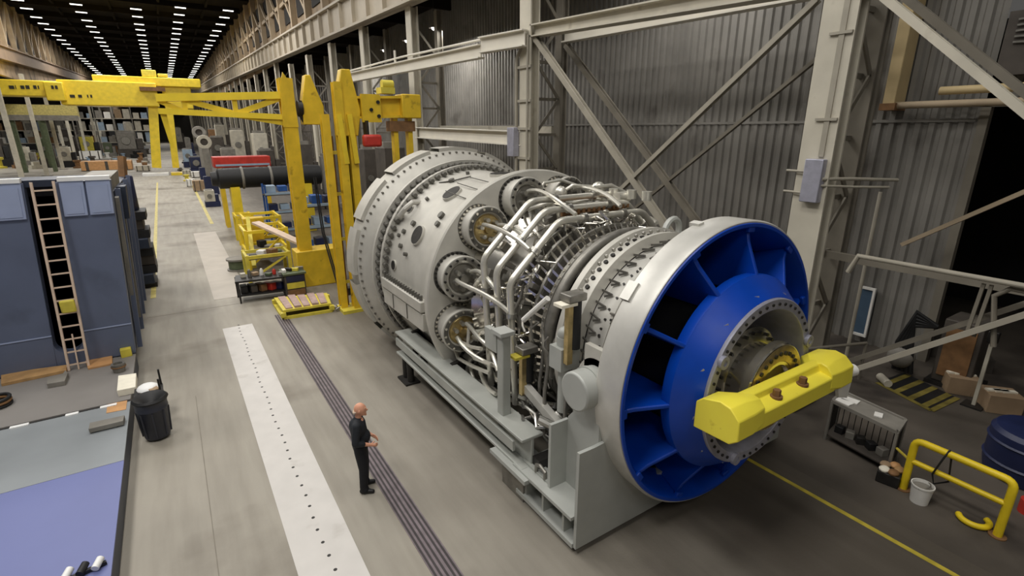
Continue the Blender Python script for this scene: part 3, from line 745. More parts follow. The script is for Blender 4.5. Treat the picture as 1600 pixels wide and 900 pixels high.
b = MB(); b.bar((5.0, 7.2, 1.75), (5.05, 6.05, 1.35), .14, .16); T(b, 'valve_beam', 'silver')
for k, P in enumerate(([(697, 505), (712, 530), (735, 542), (752, 545)], [(707, 535), (716, 560), (738, 572), (765, 583)], [(733, 508), (731, 540), (742, 560), (768, 570)], [(735, 575), (742, 600), (757, 614), (770, 622)], [(750, 580), (757, 600), (768, 612), (775, 616)], [(762, 540), (770, 555), (775, 570), (778, 580)])):
    xs = [4.95, 4.85, 4.75, 4.72]
    b = MB(); b.tube([at(px, py, 0, xs[j]) for j, (px, py) in enumerate(P)], .042, 8); T(b, 'drain_hose', 'pipe_steel')
b = MB(); b.lathe([(5.9, 1.0), (5.9, 1.62), (7.2, 1.62), (9.8, 1.62), (9.8, 1.0)], CC, n=60); T(b, 'inner_barrel', 'dark_metal')

# ------------------------------------------------------------------ skid and front stand
SK = thing('support_skid', 'long grey steel skid beams carrying the turbine', 'skid', (CX, 9, 0))
for s_ in (-1, 1):
    x = CX + s_ * 2.6
    b = MB(); b.ibeam((x, 12.3, .97), (x, 6.3, .97), .46, .64, .06); SB = b.build('side_beam', 'skid_grey', SK, bevel=.012)
    b = MB(); b.bar((x - s_ * -.1 + s_ * .1, 12.3, 1.0), (x + s_ * .2, 6.6, 1.0), .05, .2); b.build('web_rib', 'skid_grey', SB)
    b = MB(); b.cyl((x + s_ * .03, 11.3, 1.05), (x + s_ * .12, 11.3, 1.05), .1, 16); b.cyl((x + s_ * .03, 10.8, 1.0), (x + s_ * .12, 10.8, 1.0), .12, 16); b.build('lifting_eye', 'dark_metal', SB)
    b = MB(); b.box(x - .35, x + .35, 6.05, 7.2, .58, .66); b.build('end_plate', 'stand_grey', SK)
    b = MB(); b.box(x - .09, x + .09, 7.14, 7.34, .66, 2.95); PO = b.build('corner_post', 'skid_grey', SK, bevel=.02)
    MB().box(x - .16, x + .14, 7.08, 7.42, 2.9, 2.97).build('post_cap', 'stand_grey', PO); MB().box(x - .1, x + .02, 7.34, 7.75, 2.5, 2.9).build('post_bracket', 'skid_grey', PO); MB().box(x - .2, x + .2, 7.02, 7.46, .66, .7).build('post_foot', 'stand_grey', PO)
    for y in (12.0, 11.7):
        b = MB(); b.cyl((x - .1, y, .0), (x - .1, y, .62), .09, 12); b.box(x - .3, x + .1, y - .15, y + .15, 0, .05); b.build('jack_foot', 'dark_metal', SK)
    b = MB(); b.box(x - .2, x + .25, 6.3, 7.0, 0, .58); b.build('foot_block', 'dull_steel', SK)
b = MB(); b.box(CX - 2.6, CX + 2.6, 12.05, 12.25, .7, 1.1); b.box(CX - 2.6, CX + 2.6, 6.1, 6.3, .66, .9); b.build('cross_beam', 'dark_metal', SK)
b = MB()
for y in (9.6, 11.9):
    poly = [(CX - 2.5, y, .4), (CX - 2.5, y, 1.3)] + [(CX + 2.5 * cos(radians(a)), y, CZ - 2.55 * abs(sin(radians(a))) ) for a in range(150, 30, -10)] + [(CX + 2.5, y, 1.3), (CX + 2.5, y, .4)]
    b.prism(poly, (0, .12, 0))
b.build('cradle', 'dark_metal', SK)

ST = thing('front_stand', 'light grey steel stand holding the trunnion beside the blue inlet', 'stand', (CX, 5.6, 0))
xl = 4.36; xr = 2 * CX - xl
arc = [(CX + 2.2 * cos(radians(a)), 4.85, CZ + 2.2 * sin(radians(a))) for a in range(200, 341, 5)]
poly = [(xl, 4.85, .12), (xl, 4.85, 1.86), (xl + .3, 4.85, 1.86)] + arc + [(xr - .3, 4.85, 1.86), (xr, 4.85, 1.86), (xr, 4.85, .12)]
poly = [p for p in poly]
b = MB(); b.prism(poly, (0, .06, 0)); b.build('front_plate', 'stand_grey', ST)
for s_ in (-1, 1):
    def X(x): return CX + s_ * (x - CX)
    def bx(b, x0, x1, *r): a_, c_ = sorted((X(x0), X(x1))); b.box(a_, c_, *r)
    b = MB()
    yz = [(4.91, .7), (5.64, .7), (5.64, 1.95), (5.52, 2.1), (5.55, 2.62)] + [(5.22 + .33 * cos(radians(t)), 2.66 + .33 * sin(radians(t))) for t in range(0, 181, 15)] + [(4.92, 2.2), (4.91, 2.0)]
    b.prism([(X(4.78), y, z) for y, z in yz], (s_ * -.06 * -1, 0, 0)); b.build('web_plate', 'stand_grey', ST)
    b = MB(); bx(b, 4.44, 4.8, 5.64, 5.70, .7, 1.9); b.build('flange_plate', 'stand_grey', ST)
    b = MB(); bx(b, 4.3, 6.6, 4.92, 6.55, .64, .70); b.build('top_plate', 'stand_grey', ST)
    b = MB(); bx(b, 4.34, 6.6, 4.92, 6.5, .10, .18)
    b.build('bottom_plate', 'stand_grey', ST)
    b = MB()
    for y in (5.2, 5.75, 6.25): bx(b, 4.4, 6.4, y, y + .05, .18, .64)
    b.build('stiffener', 'skid_grey', ST)
    b = MB(); bx(b, 4.48, 4.7, 5.75, 6.5, .70, .74); b.build('mount_plate', 'skid_grey', ST)
    b = MB(); b.tube([(X(4.5), 5.85, .72), (X(4.5), 5.85, .86), (X(4.5), 6.0, .9), (X(4.5), 6.1, .86), (X(4.5), 6.1, .72)], .035, 8); b.build('shackle', 'dull_steel', ST)
    b = MB()
    for y in (5.1, 6.2): bx(b, 4.5, 4.8, y, y + .25, 0, .10)
    b.build('foot_shim', 'dark_metal', ST)
    b = MB(); b.cyl((X(4.52), 5.22, 2.66), (X(5.1), 5.22, 2.66), .31, 36); TR = b.build('trunnion', 'stand_grey', ST, bevel=.03)
    b = MB(); b.cyl((X(4.95), 5.22, 2.66), (X(5.12), 5.22, 2.66), .42, 36); bx(b, 4.95, 5.05, 4.95, 5.5, 2.7, 3.25); b.build('trunnion_flange', 'casing_grey', TR)

# yellow lifting beam bolted across the hub
LB = thing('lifting_beam', 'bright yellow steel lifting beam fixed across the hub of the blue inlet', 'lifting beam', (7.05, 3.5, 2.4))
b = MB(); prof = [(3.6, 2.54), (3.6, 2.93), (3.52, 2.95), (3.44, 2.93), (3.42, 2.83), (3.26, 2.80), (3.22, 2.77), (3.22, 2.52), (3.3, 2.5)]
b.prism([(6.0, y, z) for y, z in prof], (2.1, 0, 0)); b.build('beam', 'beam_yellow', LB, bevel=.015)
for s_ in (-1, 1):
    x0 = 7.05 - s_ * 1.5 if s_ == 1 else 7.05 + 1.5
    prof = [(3.86, 2.44), (3.86, 2.84), (3.76, 2.93), (3.5, 3.0), (3.34, 2.97), (3.2, 2.84), (3.18, 2.56), (3.3, 2.46)]
    P1 = [(x0, y, z) for y, z in prof]; n = len(P1)
    P2 = [(x0 + s_ * .34, y, z) for y, z in prof]; P3 = [(x0 + s_ * .62, 3.2 + (y - 3.16) * .62, 2.5 + (z - 2.42) * .8) for y, z in prof]
    b = MB(); b.add(P1 + P2 + P3, [tuple(range(n)), tuple(range(2 * n, 3 * n))] + [(k * n + i, k * n + (i + 1) % n, (k + 1) * n + (i + 1) % n, (k + 1) * n + i) for k in (0, 1) for i in range(n)])
    b.build('end_block', 'beam_yellow', LB, bevel=.015)
for x in (6.62, 7.3):
    b = MB(); b.cyl((x, 3.34, 2.8), (x, 3.34, 2.93), .055, 6); b.cyl((x, 3.34, 2.8), (x, 3.34, 2.84), .085, 14); b.build('bolt', 'rust', LB)
b = MB(); b.cyl((8.4, 3.4, 2.62), (8.78, 3.28, 2.68), .1, 14); b.prism([(8.35, 3.3, 2.55), (8.75, 3.26, 2.55), (8.7, 3.26, 2.2), (8.5, 3.3, 2.25)], (0, .05, 0)); b.build('end_bracket', 'white_paint', LB)

# ------------------------------------------------------------------ blue steel vessel module on the left
EB = -1.6; WY = 16.7
DK = thing('steel_deck', 'low steel deck with lilac and grey plates filling the lower left corner', 'deck', (-5, 11, 0))
MB().box(-8, EB, 4, 16.66, .05, .40).build('deck_body', 'navy_dark', DK)
b = MB(); b.box(-8, EB, 10.95, 13.58, .40, .44); b.build('pale_plate', 'deck_pale', DK)
b = MB(); b.box(-8, EB, 13.66, 16.66, .40, .46); b.build('grey_plate', 'deck_grey', DK)
b = MB(); b.box(-8, EB, 4, 10.95, .40, .435); b.build('lilac_plate', 'deck_lilac', DK)
b = MB(); b.box(-8, EB - .02, 13.58, 13.66, .40, .43); b.build('seam', 'black', DK)
for i, x in enumerate((-6.0, -5.2, -4.4, -3.65, -2.75, -2.15)):
    MB().box(x, x + (.3 if i % 2 else .22), 13.50, 13.60, .43, .47).build('seam_clip', 'white_edge', DK)
MB().box(EB - .005, EB + .03, 7.4, 7.9, .12, .2).build('edge_mark', 'line_yellow', DK)
for x in (-2.2, -4.5, -7):
    MB().box(x, x + .3, 5, 16, 0, .06).build('skid_runner', 'dark_metal', DK)

VM = thing('vessel_module', 'tall navy blue steel module with pale blue panels along its top', 'steel module', (-4, 19, 0))
TOPZ = 5.18
def VB(b, *k, **kw):
    b.v = [(x + .065 * (z - .46), y, z) for x, y, z in b.v]; return b.build(*k, **kw)
SA, SB_ = -3.27, -2.68          # slot between the two front panels
VB(MB().box(-8, SA, WY, WY + .35, .46, TOPZ), 'front_panel', 'navy_panel', VM, bevel=.01)
VB(MB().box(SB_, EB, WY, WY + .35, .46, TOPZ), 'front_panel', 'navy_panel', VM, bevel=.01)
cx = (SA + SB_) / 2; r = (SB_ - SA) / 2
poly = [(SA, WY, .46)] + [(cx - r * cos(radians(t)), WY, 1.1 - r * sin(radians(t))) for t in range(0, 181, 12)] + [(SB_, WY, .46)]
VB(MB().prism(poly, (0, .35, 0)), 'slot_sill', 'navy_panel', VM)
VB(MB().box(SA - .05, SB_ + .05, WY + .36, WY + .42, .46, TOPZ - .1), 'slot_back', 'slot_dark', VM)
VB(MB().box(-8, SA, WY - .02, WY, 1.32, 1.35), 'seam', 'light_panel', VM)
VB(MB().box(SB_, EB, WY - .02, WY, 1.32, 1.35), 'seam', 'light_panel', VM)
for (x0, x1) in ((-7.2, -6.3), (-6.26, -5.3), (-5.26, -4.6), (-4.56, -3.96), (-3.92, SA - .03), (SB_ + .07, -2.14), (-2.10, EB - .01)):
    pb = VB(MB().box(x0, x1, WY - .06, WY, TOPZ - .84, TOPZ + .02), 'upper_panel', 'light_panel', VM, bevel=.015)
    VB(MB().box(x0 + .06, x1 - .06, WY - .075, WY - .06, TOPZ - .78, TOPZ - .1), 'recess', 'light_panel', pb)
for (x0, x1) in ((-8, SA - .03), (SB_ + .05, EB)):
    VB(MB().box(x0, x1, WY - .09, WY + .12, TOPZ + .02, TOPZ + .12), 'top_edge', 'white_edge', VM)
VB(MB().box(SA - .05, SB_ + .05, WY + .1, WY + .8, TOPZ - .1, TOPZ + .06), 'slot_lintel', 'navy_dark', VM)
VB(MB().box(-8, EB - .02, WY + .36, 24.5, .3, TOPZ - .35), 'body', 'navy_dark', VM)
VB(MB().box(-8, -3.4, WY + .3, 19, TOPZ - .35, TOPZ - .15), 'top_plate', 'machine_grey', VM)
VB(MB().box(-2.3, EB - .05, WY + .3, 20.5, TOPZ - .35, TOPZ + .02), 'top_plate', 'machine_grey', VM)
for i in range(4):
    y = 17.6 + i * 1.7; VB(MB().box(EB, EB + .12, y, y + .1, .3, TOPZ - .3), 'side_rib', 'navy_panel', VM)
for (ya, yb_) in ((17.2, 17.9), (18.6, 19.4)): VB(MB().bar((EB + .05, ya, 4.7), (EB + .05, yb_, .6), .08, .16), 'side_brace', 'machine_grey', VM)
VB(MB().box(EB, EB + .22, 18.0, 18.6, 4.0, 4.9), 'side_box', 'navy_dark', VM, bevel=.02)
VB(MB().bar((EB - .1, 23, 4.4), (EB - .05, 23.2, 5.5), .18, .3), 'rust_post', 'rust', VM)
for y in (18, 23):
    MB().box(-7, -2, y, y + .4, 0, .3).build('floor_beam', 'dark_metal', VM)
t = thing('blue_drum_rack', 'stack of dark drums and frames with a blue barrel on top, beside the navy module', 'rack', (-1.2, 27, 0))
MB().lathe([(3.2, 0), (3.2, .42), (3.25, .45), (4.55, .45), (4.6, .42), (4.6, 0)], (-1.75, 26.6), 2, 28).build('barrel', 'navy_drum', t)
for k in range(4):
    b = MB(); b.box(-2.2, -1.25 + .07 * ((k * 2) % 3), 25.6 + .3 * (k % 2), 27.4, .2 + .75 * k, .62 + .75 * k); b.build('crate', ('navy_dark', 'machine_dark')[k % 2], t, bevel=.03)
    MB().box(-2.1, -1.1, 25.8, 27.2, .62 + .75 * k, .95 + .75 * k).build('spacer', 'black', t)
MB().box(-2.1, -1.2, 25.8, 27.2, 0, .2).build('runner', 'dark_metal', t)

LD = thing('ladder', 'pale wooden-coloured ladder leaning in the dark slot of the navy module', 'ladder', (-2.95, 16.2, .46))
la = at(118, 548, 2, .47); 
A0 = Vector((-3.30, 16.25, .47)); A1 = Vector((-3.58, 16.55, 5.05)); dx = Vector((.44, 0, 0))
A0 = at(99, 546, 1, 16.3); A0.z = .47; A0b = at(132, 546, 1, 16.3); A1 = at(48, 285, 1, 16.58); A1b = at(83, 283, 1, 16.58)
A0b.z = .47
for (p, q) in ((A0, A1), (A0b, A1b)): MB().bar(p, q, .05, .08, (0, 1, 0)).build('rail', 'ladder', LD)
for i in range(14):
    u = (i + .4) / 14; MB().bar(A0.lerp(A1, u), A0b.lerp(A1b, u), .035, .035).build('rung', 'ladder', LD)
m0 = (A0 + A0b) / 2; MB().bar(m0 + Vector((0, -.05, 0)), m0.lerp((A1 + A1b) / 2, .2) + Vector((0, -.05, 0)), .03, .03, (0, 1, 0)).build('strut', 'ladder', LD)
c = at(106, 479, 1, 16.2)
o = MB().cb((c.x, 16.22, c.z), .3, .1, .34, .0, .1).build('tag_board', 'pale_yellow', bevel=.04); tag(o, 'small yellow bag hanging on the lower rungs of the ladder', 'bag')

def on_deck(px, py, z=.46): return at(px, py, 2, z)
def slab(name, corners, h, m, label, cat, z=.46):
    P = [on_deck(*c, z) for c in corners]; b = MB(); b.prism(P, (0, 0, h)); o = b.build(name, m, bevel=.006); return tag(o, label, cat)
slab('wooden_plank', [(3, 604), (105, 582), (106, 574), (3, 588)], .08, 'wood', 'long wooden plank lying on the grey deck below the navy wall', 'plank')
slab('orange_board', [(138, 578), (176, 570), (176, 556), (134, 566)], .05, 'orange_board', 'orange-brown board lying on the deck near its right corner', 'board')
slab('white_tube', [(136, 562), (176, 549), (174, 545), (134, 557)], .09, 'white_edge', 'short white tube lying behind the orange board', 'tube')
slab('metal_channel', [(75, 607), (103, 602), (108, 589), (104, 585), (98, 593), (76, 597)], .12, 'machine_grey', 'grey angled clamp block lying on the deck in front of the plank', 'clamp block')
slab('deck_rail', [(140, 677), (194, 664), (196, 655), (142, 667)], .1, 'machine_grey', 'grey steel channel lying on the pale plate near its right edge', 'channel')
slab('tan_sheet', [(166, 646), (197, 640), (199, 626), (168, 632)], .01, 'orange_board', 'tan stained sheet on the pale plate just below the black seam', 'sheet', .44)
slab('paper_box', [(185, 620), (214, 614), (215, 592), (187, 596)], .16, 'paper', 'cream white box at the deck edge above the black bin', 'box')
slab('wood_block', [(190, 560), (207, 556), (206, 538), (190, 542)], .22, 'pale_yellow', 'pale yellow wooden block at the back right corner of the deck', 'block')
c = on_deck(187, 580)
t = thing('metal_pot', 'round dark grey pot standing by the orange board', 'pot', (c.x, c.y, .46))
MB().lathe([(.46, 0), (.46, .13), (.66, .15), (.68, .15), (.68, .1), (.62, .09), (.62, 0)], (c.x, c.y), 2, 22).build('pot', 'dull_steel', t)
MB().lathe([(.58, .155), (.6, .165), (.62, .155)], (c.x, c.y), 2, 22).build('band', 'rust', t)
c = on_deck(33, 572)
t = thing('grey_fitting', 'small grey fitting standing on the plank against the navy wall', 'fitting', (c.x, c.y, .46))
MB().cb((c.x, c.y, .56), .34, .2, .2).build('body', 'machine_grey', t, bevel=.03); MB().cyl((c.x, c.y, .66), (c.x, c.y, .8), .08, 14).build('spigot', 'dull_steel', t)
t = thing('hose_reel', 'dark coiled hose at the left edge of the deck beside the plank end', 'hose', (-4.05, 14.9, .46))
for k in range(3):
    MB().tube([(-4.05 + .2 * cos(j * pi / 8), 14.9 + .24 * sin(j * pi / 8), .5 + .07 * k) for j in range(17)], .035, 8).build('coil', 'black' if k != 1 else 'rust', t)
c = at(150, 890, 2, .44)
t = thing('clamp_tool', 'black and white clamp tool lying on the lilac plate at the bottom edge', 'tool', (-2, 7.8, .44))
for i in range(3):
    x = -2.12 + .17 * i; MB().cyl((x, 8.0, .5), (x + .06, 8.15, .53), .05, 12).build('jaw', 'white_edge' if i != 1 else 'black', t)
MB().bar((-2.25, 7.97, .47), (-1.66, 8.1, .47), .05, .05).build('bar', 'black', t)

# bin and bag beside the deck
t = thing('waste_bin', 'round black waste bin with a bag, on the floor beside the deck', 'bin', (-1.12, 12.35, 0))
bc = (-1.13, 12.36)
MB().lathe([(.05, 0), (.05, .23), (.1, .245), (.7, .285), (.72, .3), (.76, .3), (.78, .29), (.9, .3), (.93, .32), (.96, .3), (.94, .27), (.5, .24), (.5, 0)], bc, 2, 28).build('tub', 'bin_plastic', t)
for k in range(8): MB().bar((bc[0] + .255 * cos(k * pi / 4), bc[1] + .255 * sin(k * pi / 4), .1), (bc[0] + .292 * cos(k * pi / 4), bc[1] + .292 * sin(k * pi / 4), .7), .03, .02).build('rib', 'bin_plastic', t)
MB().lathe([(.9, .31), (.94, .335), (.985, .3), (.93, .2), (.82, .1), (.8, 0)], bc, 2, 22).build('bag_rim', 'black', t)
MB().tube([(-1.3, 12.66, .86), (-1.13, 12.71, .88), (-.96, 12.66, .86)], .02, 8).build('handle', 'dark_metal', t)
for x in (-1.28, -.98): MB().cyl((x - .03, 12.56, .08), (x + .03, 12.56, .08), .08, 14).build('wheel', 'black', t)
t = thing('dark_cart', 'small dark cart with white rags on it standing behind the black bin', 'cart', (-1.2, 13.4, 0))
MB().box(-1.5, -.95, 13.1, 13.8, .55, .62).build('tray', 'dark_metal', t)
for x in (-1.46, -1.0):
    for y in (13.15, 13.75): MB().box(x, x + .04, y, y + .04, 0, 1.0 if x > -1.1 else .6).build('leg', 'dark_metal', t)
o = MB().sphere((-1.22, 13.45, .72), .2, 12, 8, (1.1, 1.2, .5)).build('rag_heap', 'white_edge'); tag(o, 'crumpled white rags heaped on the small dark cart', 'rags')
o = MB().cb((-1.1, 13.25, .7), .18, .2, .14, .4).build('small_carton', 'cardboard'); tag(o, 'tiny brown carton beside the white rags', 'carton')

# ------------------------------------------------------------------ the man
def blob(chains, ellip, name, m, parent, voxel, smooth=4):
    b = MB()
    for ch in chains:
        for i in range(len(ch) - 1):
            (p, r), (q, s) = ch[i], ch[i + 1]
            b.tube([p, q], r, 14, True, s)
            b.sphere(p, r, 14, 10)
        b.sphere(ch[-1][0], ch[-1][1], 14, 10)
    for c, r, sc in ellip: b.sphere(c, r, 20, 14, sc)
    me = bpy.data.meshes.new('tmp'); me.from_pydata(b.v, [], b.f)
    bm = bmesh.new(); bm.from_mesh(me); bmesh.ops.remove_doubles(bm, verts=bm.verts, dist=1e-6); bmesh.ops.recalc_face_normals(bm, faces=bm.faces); bm.to_mesh(me); bm.free()
    o = bpy.data.objects.new('tmp', me); COL.objects.link(o)
    r_ = o.modifiers.new('r', 'REMESH'); r_.mode = 'VOXEL'; r_.voxel_size = voxel
    s_ = o.modifiers.new('s', 'SMOOTH'); s_.iterations = smooth; s_.factor = .5
    dg = bpy.context.evaluated_depsgraph_get(); me2 = bpy.data.meshes.new_from_object(o.evaluated_get(dg)); bpy.data.objects.remove(o)
    me2.name = name; me2.materials.clear(); me2.materials.append(MATS[m])
    me2.polygons.foreach_set('use_smooth', [True] * len(me2.polygons))
    n = bpy.data.objects.new(name, me2); COL.objects.link(n); n.parent = parent; WL[n.name] = (0, 0, 0)
    return n
MAN = thing('person', 'bald man in dark shirt and black trousers standing by the rail, facing the turbine', 'person', (2.10, 8.22, 0))
# local frame: facing +x, left hand +y
V = Vector
hd = V((.05, 0, 1.67))
hands = []
def arm(s):
    sh = V((-.01, s * .19, 1.44)); el = V((-.05, s * .27, 1.15)); wr = V((.19, s * .16, 1.03))
    return sh, el, wr
body_ch = [[(V((-.01, 0, 1.46)), .06), (V((.02, 0, 1.58)), .055)], [(V((0, 0, .95)), .13), (V((0, 0, 1.2)), .13), (V((-.01, 0, 1.4)), .12)]]
for s in (-1, 1):
    sh, el, wr = arm(s)
    body_ch.append([(sh, .058), (el, .045), (wr, .03)])
    hip = V((0, s * .095, .93)); kn = V((.025, s * .11, .50)); an = V((-.01, s * .12, .09))
    body_ch.append([(hip, .095), (kn, .06), (an, .036), (V((.08, s * .13, .04)), .022)])
    # hand: palm plus five separate fingers, loosely curled
    f = (wr - el).normalized(); pc = wr + f * .05
    body_ch.append([(wr, .028), (wr + f * .035 + V((0, 0, .0)), .03), (wr + f * .085 + V((0, s * .0, .0)), .028)])
    for k, L in enumerate((.062, .072, .068, .055)):
        base = wr + f * .09 + V((0, 0, .03 - .02 * k)) + V((0, -s * .004, 0))
        k1 = base + f * L * .5 + V((0, -s * .014, 0)); k2 = k1 + (f * .55 + V((0, -s * .8, -.1))).normalized() * L * .5
        body_ch.append([(base, .0095), (k1, .0088), (k2, .0075)])
    tb = wr + f * .03 + V((0, -s * .008, .026)); body_ch.append([(tb, .012), (tb + f * .03 + V((0, -s * .012, .024)), .0105), (tb + f * .06 + V((0, -s * .022, .024)), .0085)])
head_el = [(hd, .108, (1.0, .78, 1.12)), (hd + V((.035, 0, -.065)), .07, (.95, .85, .9)), (hd + V((.112, 0, -.02)), .018, (1.2, .8, 1.4)), (hd + V((.09, 0, -.075)), .022, (.8, 1.5, .6)),
           (hd + V((-.005, .088, -.01)), .028, (.6, .4, 1.1)), (hd + V((-.005, -.088, -.01)), .028, (.6, .4, 1.1)), (hd + V((.095, 0, .028)), .025, (.6, 2.0, .5)), (hd + V((.085, 0, -.115)), .024, (1, 1, .8))]
blob(body_ch, head_el, 'body', 'skin', MAN, .0062, 3)
blob([[(V((-.02, .076, 1.65)), .016), (V((-.045, .062, 1.635)), .024), (V((-.058, 0, 1.625)), .028), (V((-.045, -.062, 1.635)), .024), (V((-.02, -.076, 1.65)), .016)]], [], 'hair_fringe', 'hair', MAN, .01, 3)
ch = [[(V((0, 0, .96)), .15), (V((-.0, 0, 1.18)), .15), (V((-.02, 0, 1.36)), .15), (V((-.01, 0, 1.47)), .08)]]
ex_ = [(V((-.01, .06, 1.33)), .16, (.82, 1, 1.1)), (V((-.01, -.06, 1.33)), .16, (.82, 1, 1.1)), (V((.03, 0, 1.12)), .16, (1, 1.05, 1))]
for s in (-1, 1):
    sh, el, wr = arm(s); ch.append([(sh + V((0, 0, 0)), .078), (el, .064), (el.lerp(wr, .5), .052)]); ch.append([(V((-.01, 0, 1.45)), .07), (sh, .08)])
blob(ch, ex_, 'shirt', 'shirt', MAN, .012, 4)
ch = []
for s in (-1, 1):
    ch.append([(V((0, s * .085, .97)), .115), (V((.0, s * .095, .86)), .112), (V((.025, s * .11, .5)), .085), (V((.0, s * .12, .12)), .074), (V((.012, s * .122, .085)), .078)])
ch.append([(V((0, .06, .95)), .13), (V((0, -.06, .95)), .13)])
blob(ch, [], 'trousers', 'trousers', MAN, .012, 4)
for s in (-1, 1):
    blob([[(V((-.035, s * .12, .05)), .05), (V((.06, s * .13, .045)), .048), (V((.15, s * .145, .038)), .04)]], [], 'shoe', 'shoe', MAN, .01, 2)
MAN.rotation_euler = (0, 0, radians(-22))

# ------------------------------------------------------------------ yellow lifting gantry behind the turbine
GT = thing('lifting_gantry', 'yellow lifting gantry of tall masts, beams and a tapering boom left of the turbine', 'gantry', (5, 21, 0))
b = MB(); b.box(3.85, 5.75, 22.2, 23.2, 0, 1.55); b.build('base_block', 'gantry_yellow', GT, bevel=.03)
b = MB(); b.ibeam((4.28, 22.6, 1.55), (4.28, 22.6, 8.3), .5, .55, .08, (0, 1, 0)); b.build('mast', 'gantry_yellow', GT)
b = MB(); b.prism([(4.0, 22.3, 6.5), (4.55, 22.3, 6.5), (4.5, 22.3, 8.0), (4.2, 22.3, 8.5), (4.05, 22.3, 8.0)], (0, .1, 0)); b.build('gusset', 'gantry_yellow', GT)
b = MB(); b.prism([(4.75, 22.3, 6.6), (5.55, 22.3, 6.6), (5.6, 22.3, 7.3), (5.2, 22.3, 8.45), (5.0, 22.3, 8.45), (4.8, 22.3, 7.5)], (0, .5, 0)); b.build('hoist_bracket', 'gantry_yellow', GT, bevel=.03)
b = MB(); b.cyl((4.62, 22.5, 7.2), (4.8, 22.5, 7.2), .3, 20); b.tube([(4.75, 22.4, 7.5), (4.65, 22.4, 7.0), (4.85, 22.4, 6.6)], .06); b.build('sheave', 'dark_metal', GT)
for (x, y, w_, top) in ((4.62, 18.5, .14, 6.9), (5.02, 18.2, .16, 7.9), (5.4, 18.3, .16, 7.0), (5.62, 19.4, .16, 7.0)):
    b = MB(); b.ibeam((x, y, .1), (x, y, top), w_ + .1, .36, .05, (0, 1, 0)); b.build('mast', 'gantry_yellow', GT)
MB().box(5.17, 5.27, 18.35, 18.5, .1, 6.4).build('mast_channel', 'dark_metal', GT); MB().box(4.76, 4.86, 18.6, 18.75, .1, 6.2).build('mast_channel', 'rust', GT)
for z in (1.0, 2.6, 4.2, 5.6): MB().box(4.55, 5.5, 18.45, 18.5, z, z + .12).build('mast_tie', 'pale_yellow', GT)
MB().box(4.45, 5.6, 17.9, 18.8, 0, .12).build('mast_foot', 'pale_yellow', GT)
b = MB(); b.prism([(4.9, 18.1, 6.2), (5.6, 18.1, 6.2), (5.75, 18.1, 7.0), (5.5, 18.1, 8.3), (5.2, 18.1, 8.3), (4.95, 18.1, 7.3)], (0, .4, 0)); b.build('mast_head', 'gantry_yellow', GT, bevel=.03)
for x in (4.98, 5.32): MB().bar((x, 18.05, 6.9), (x + .12, 18.05, 5.3), .16, .12, (0, 1, 0)).build('mast_strut', 'crane_yellow', GT)
b = MB(); b.ibeam((5.6, 18.3, 7.12), (7.85, 18.3, 7.2), .4, .72, .08); CBm = b.build('cross_beam', 'gantry_yellow', GT)
b = MB(); b.box(5.75, 6.4, 17.95, 18.1, 6.65, 7.55); b.build('bolted_plate', 'gantry_yellow', CBm)
b = MB()
for (x, z) in ((6.3, 7.3), (6.3, 6.85), (6.05, 7.05)): b.cyl((x, 17.9, z), (x, 17.96, z), .06, 12)
b.build('bolts', 'dark_metal', CBm)
b = MB(); b.box(7.2, 7.9, 18.0, 18.7, 6.8, 7.6); b.build('end_box', 'gantry_yellow', CBm, bevel=.03)
b = MB(); b.box(6.5, 7.0, 18.1, 18.6, 7.6, 7.8); b.cyl((6.6, 18.3, 7.9), (7.0, 18.3, 7.9), .15, 14); b.build('hoist_motor', 'pale_yellow', CBm)
for x in (6.9, 7.45): MB().box(x, x + .16, 18.2, 18.5, 4.0, 6.8).build('hanging_leg', 'gantry_yellow', CBm)
MB().box(6.75, 7.7, 18.15, 18.55, 6.35, 6.7).build('lower_box', 'rust', CBm)
t = MB().box(5.62, 6.25, 17.6, 17.9, 5.85, 6.25).build('red_hoist_block', 'red_paint', GT, bevel=.08)
MB().box(5.8, 5.86, 17.75, 18.2, 6.2, 6.7).build('block_hanger', 'dark_metal', GT)
bo = MB()
b = MB(); x0, x1 = 4.1, .05
b.bar((x0, 22.6, 7.68), (x1, 23.4, 7.5), .36, .26); b.bar((x0, 22.6, 6.88), (x1, 23.4, 7.05), .36, .2)
BOOM = b.build('boom_chord', 'crane_yellow', GT)
b = MB()
def bp(u, top): return V((x0 + (x1 - x0) * u, 22.6 + .8 * u, (7.6 - .18 * u) if top else (6.92 + .15 * u)))
b.bar(bp(0, 1), bp(.4, 0), .18, .2); b.bar(bp(.4, 0), bp(.8, 1), .18, .2); b.bar(bp(.4, 0), bp(.4, 1), .16, .2); b.bar(bp(.8, 0), bp(.8, 1), .16, .2); b.bar(bp(.8, 0), bp(1, 1), .16, .16)
b.bar(bp(0, 0) + V((.0, 0, -.25)), bp(.45, 0), .2, .22)
b.build('boom_lacing', 'crane_yellow', GT)
b = MB(); b.add([(.05, 23.3, 7.0), (.25, 23.3, 7.0), (.25, 23.5, 7.0), (.05, 23.5, 7.0), (.2, 23.3, 5.75), (.32, 23.3, 5.75), (.32, 23.45, 5.75), (.2, 23.45, 5.75)], [(0, 1, 2, 3), (7, 6, 5, 4), (0, 4, 5, 1), (1, 5, 6, 2), (2, 6, 7, 3), (3, 7, 4, 0)])
b.build('boom_hanger', 'crane_yellow', GT)
b = MB()
for x in (5.0, 5.07): b.tube([(x - .25, 21.6, 4.6), (x - .2, 21.4, 2.4), (x - .02, 20.8, .6), (x + .05, 20.6, .05)], .03, 8)
b.build('hoses', 'black', GT)
MB().cb((5.3, 20.3, .14), .35, .3, .28, .3).build('hose_coupling', 'dark_metal', GT)

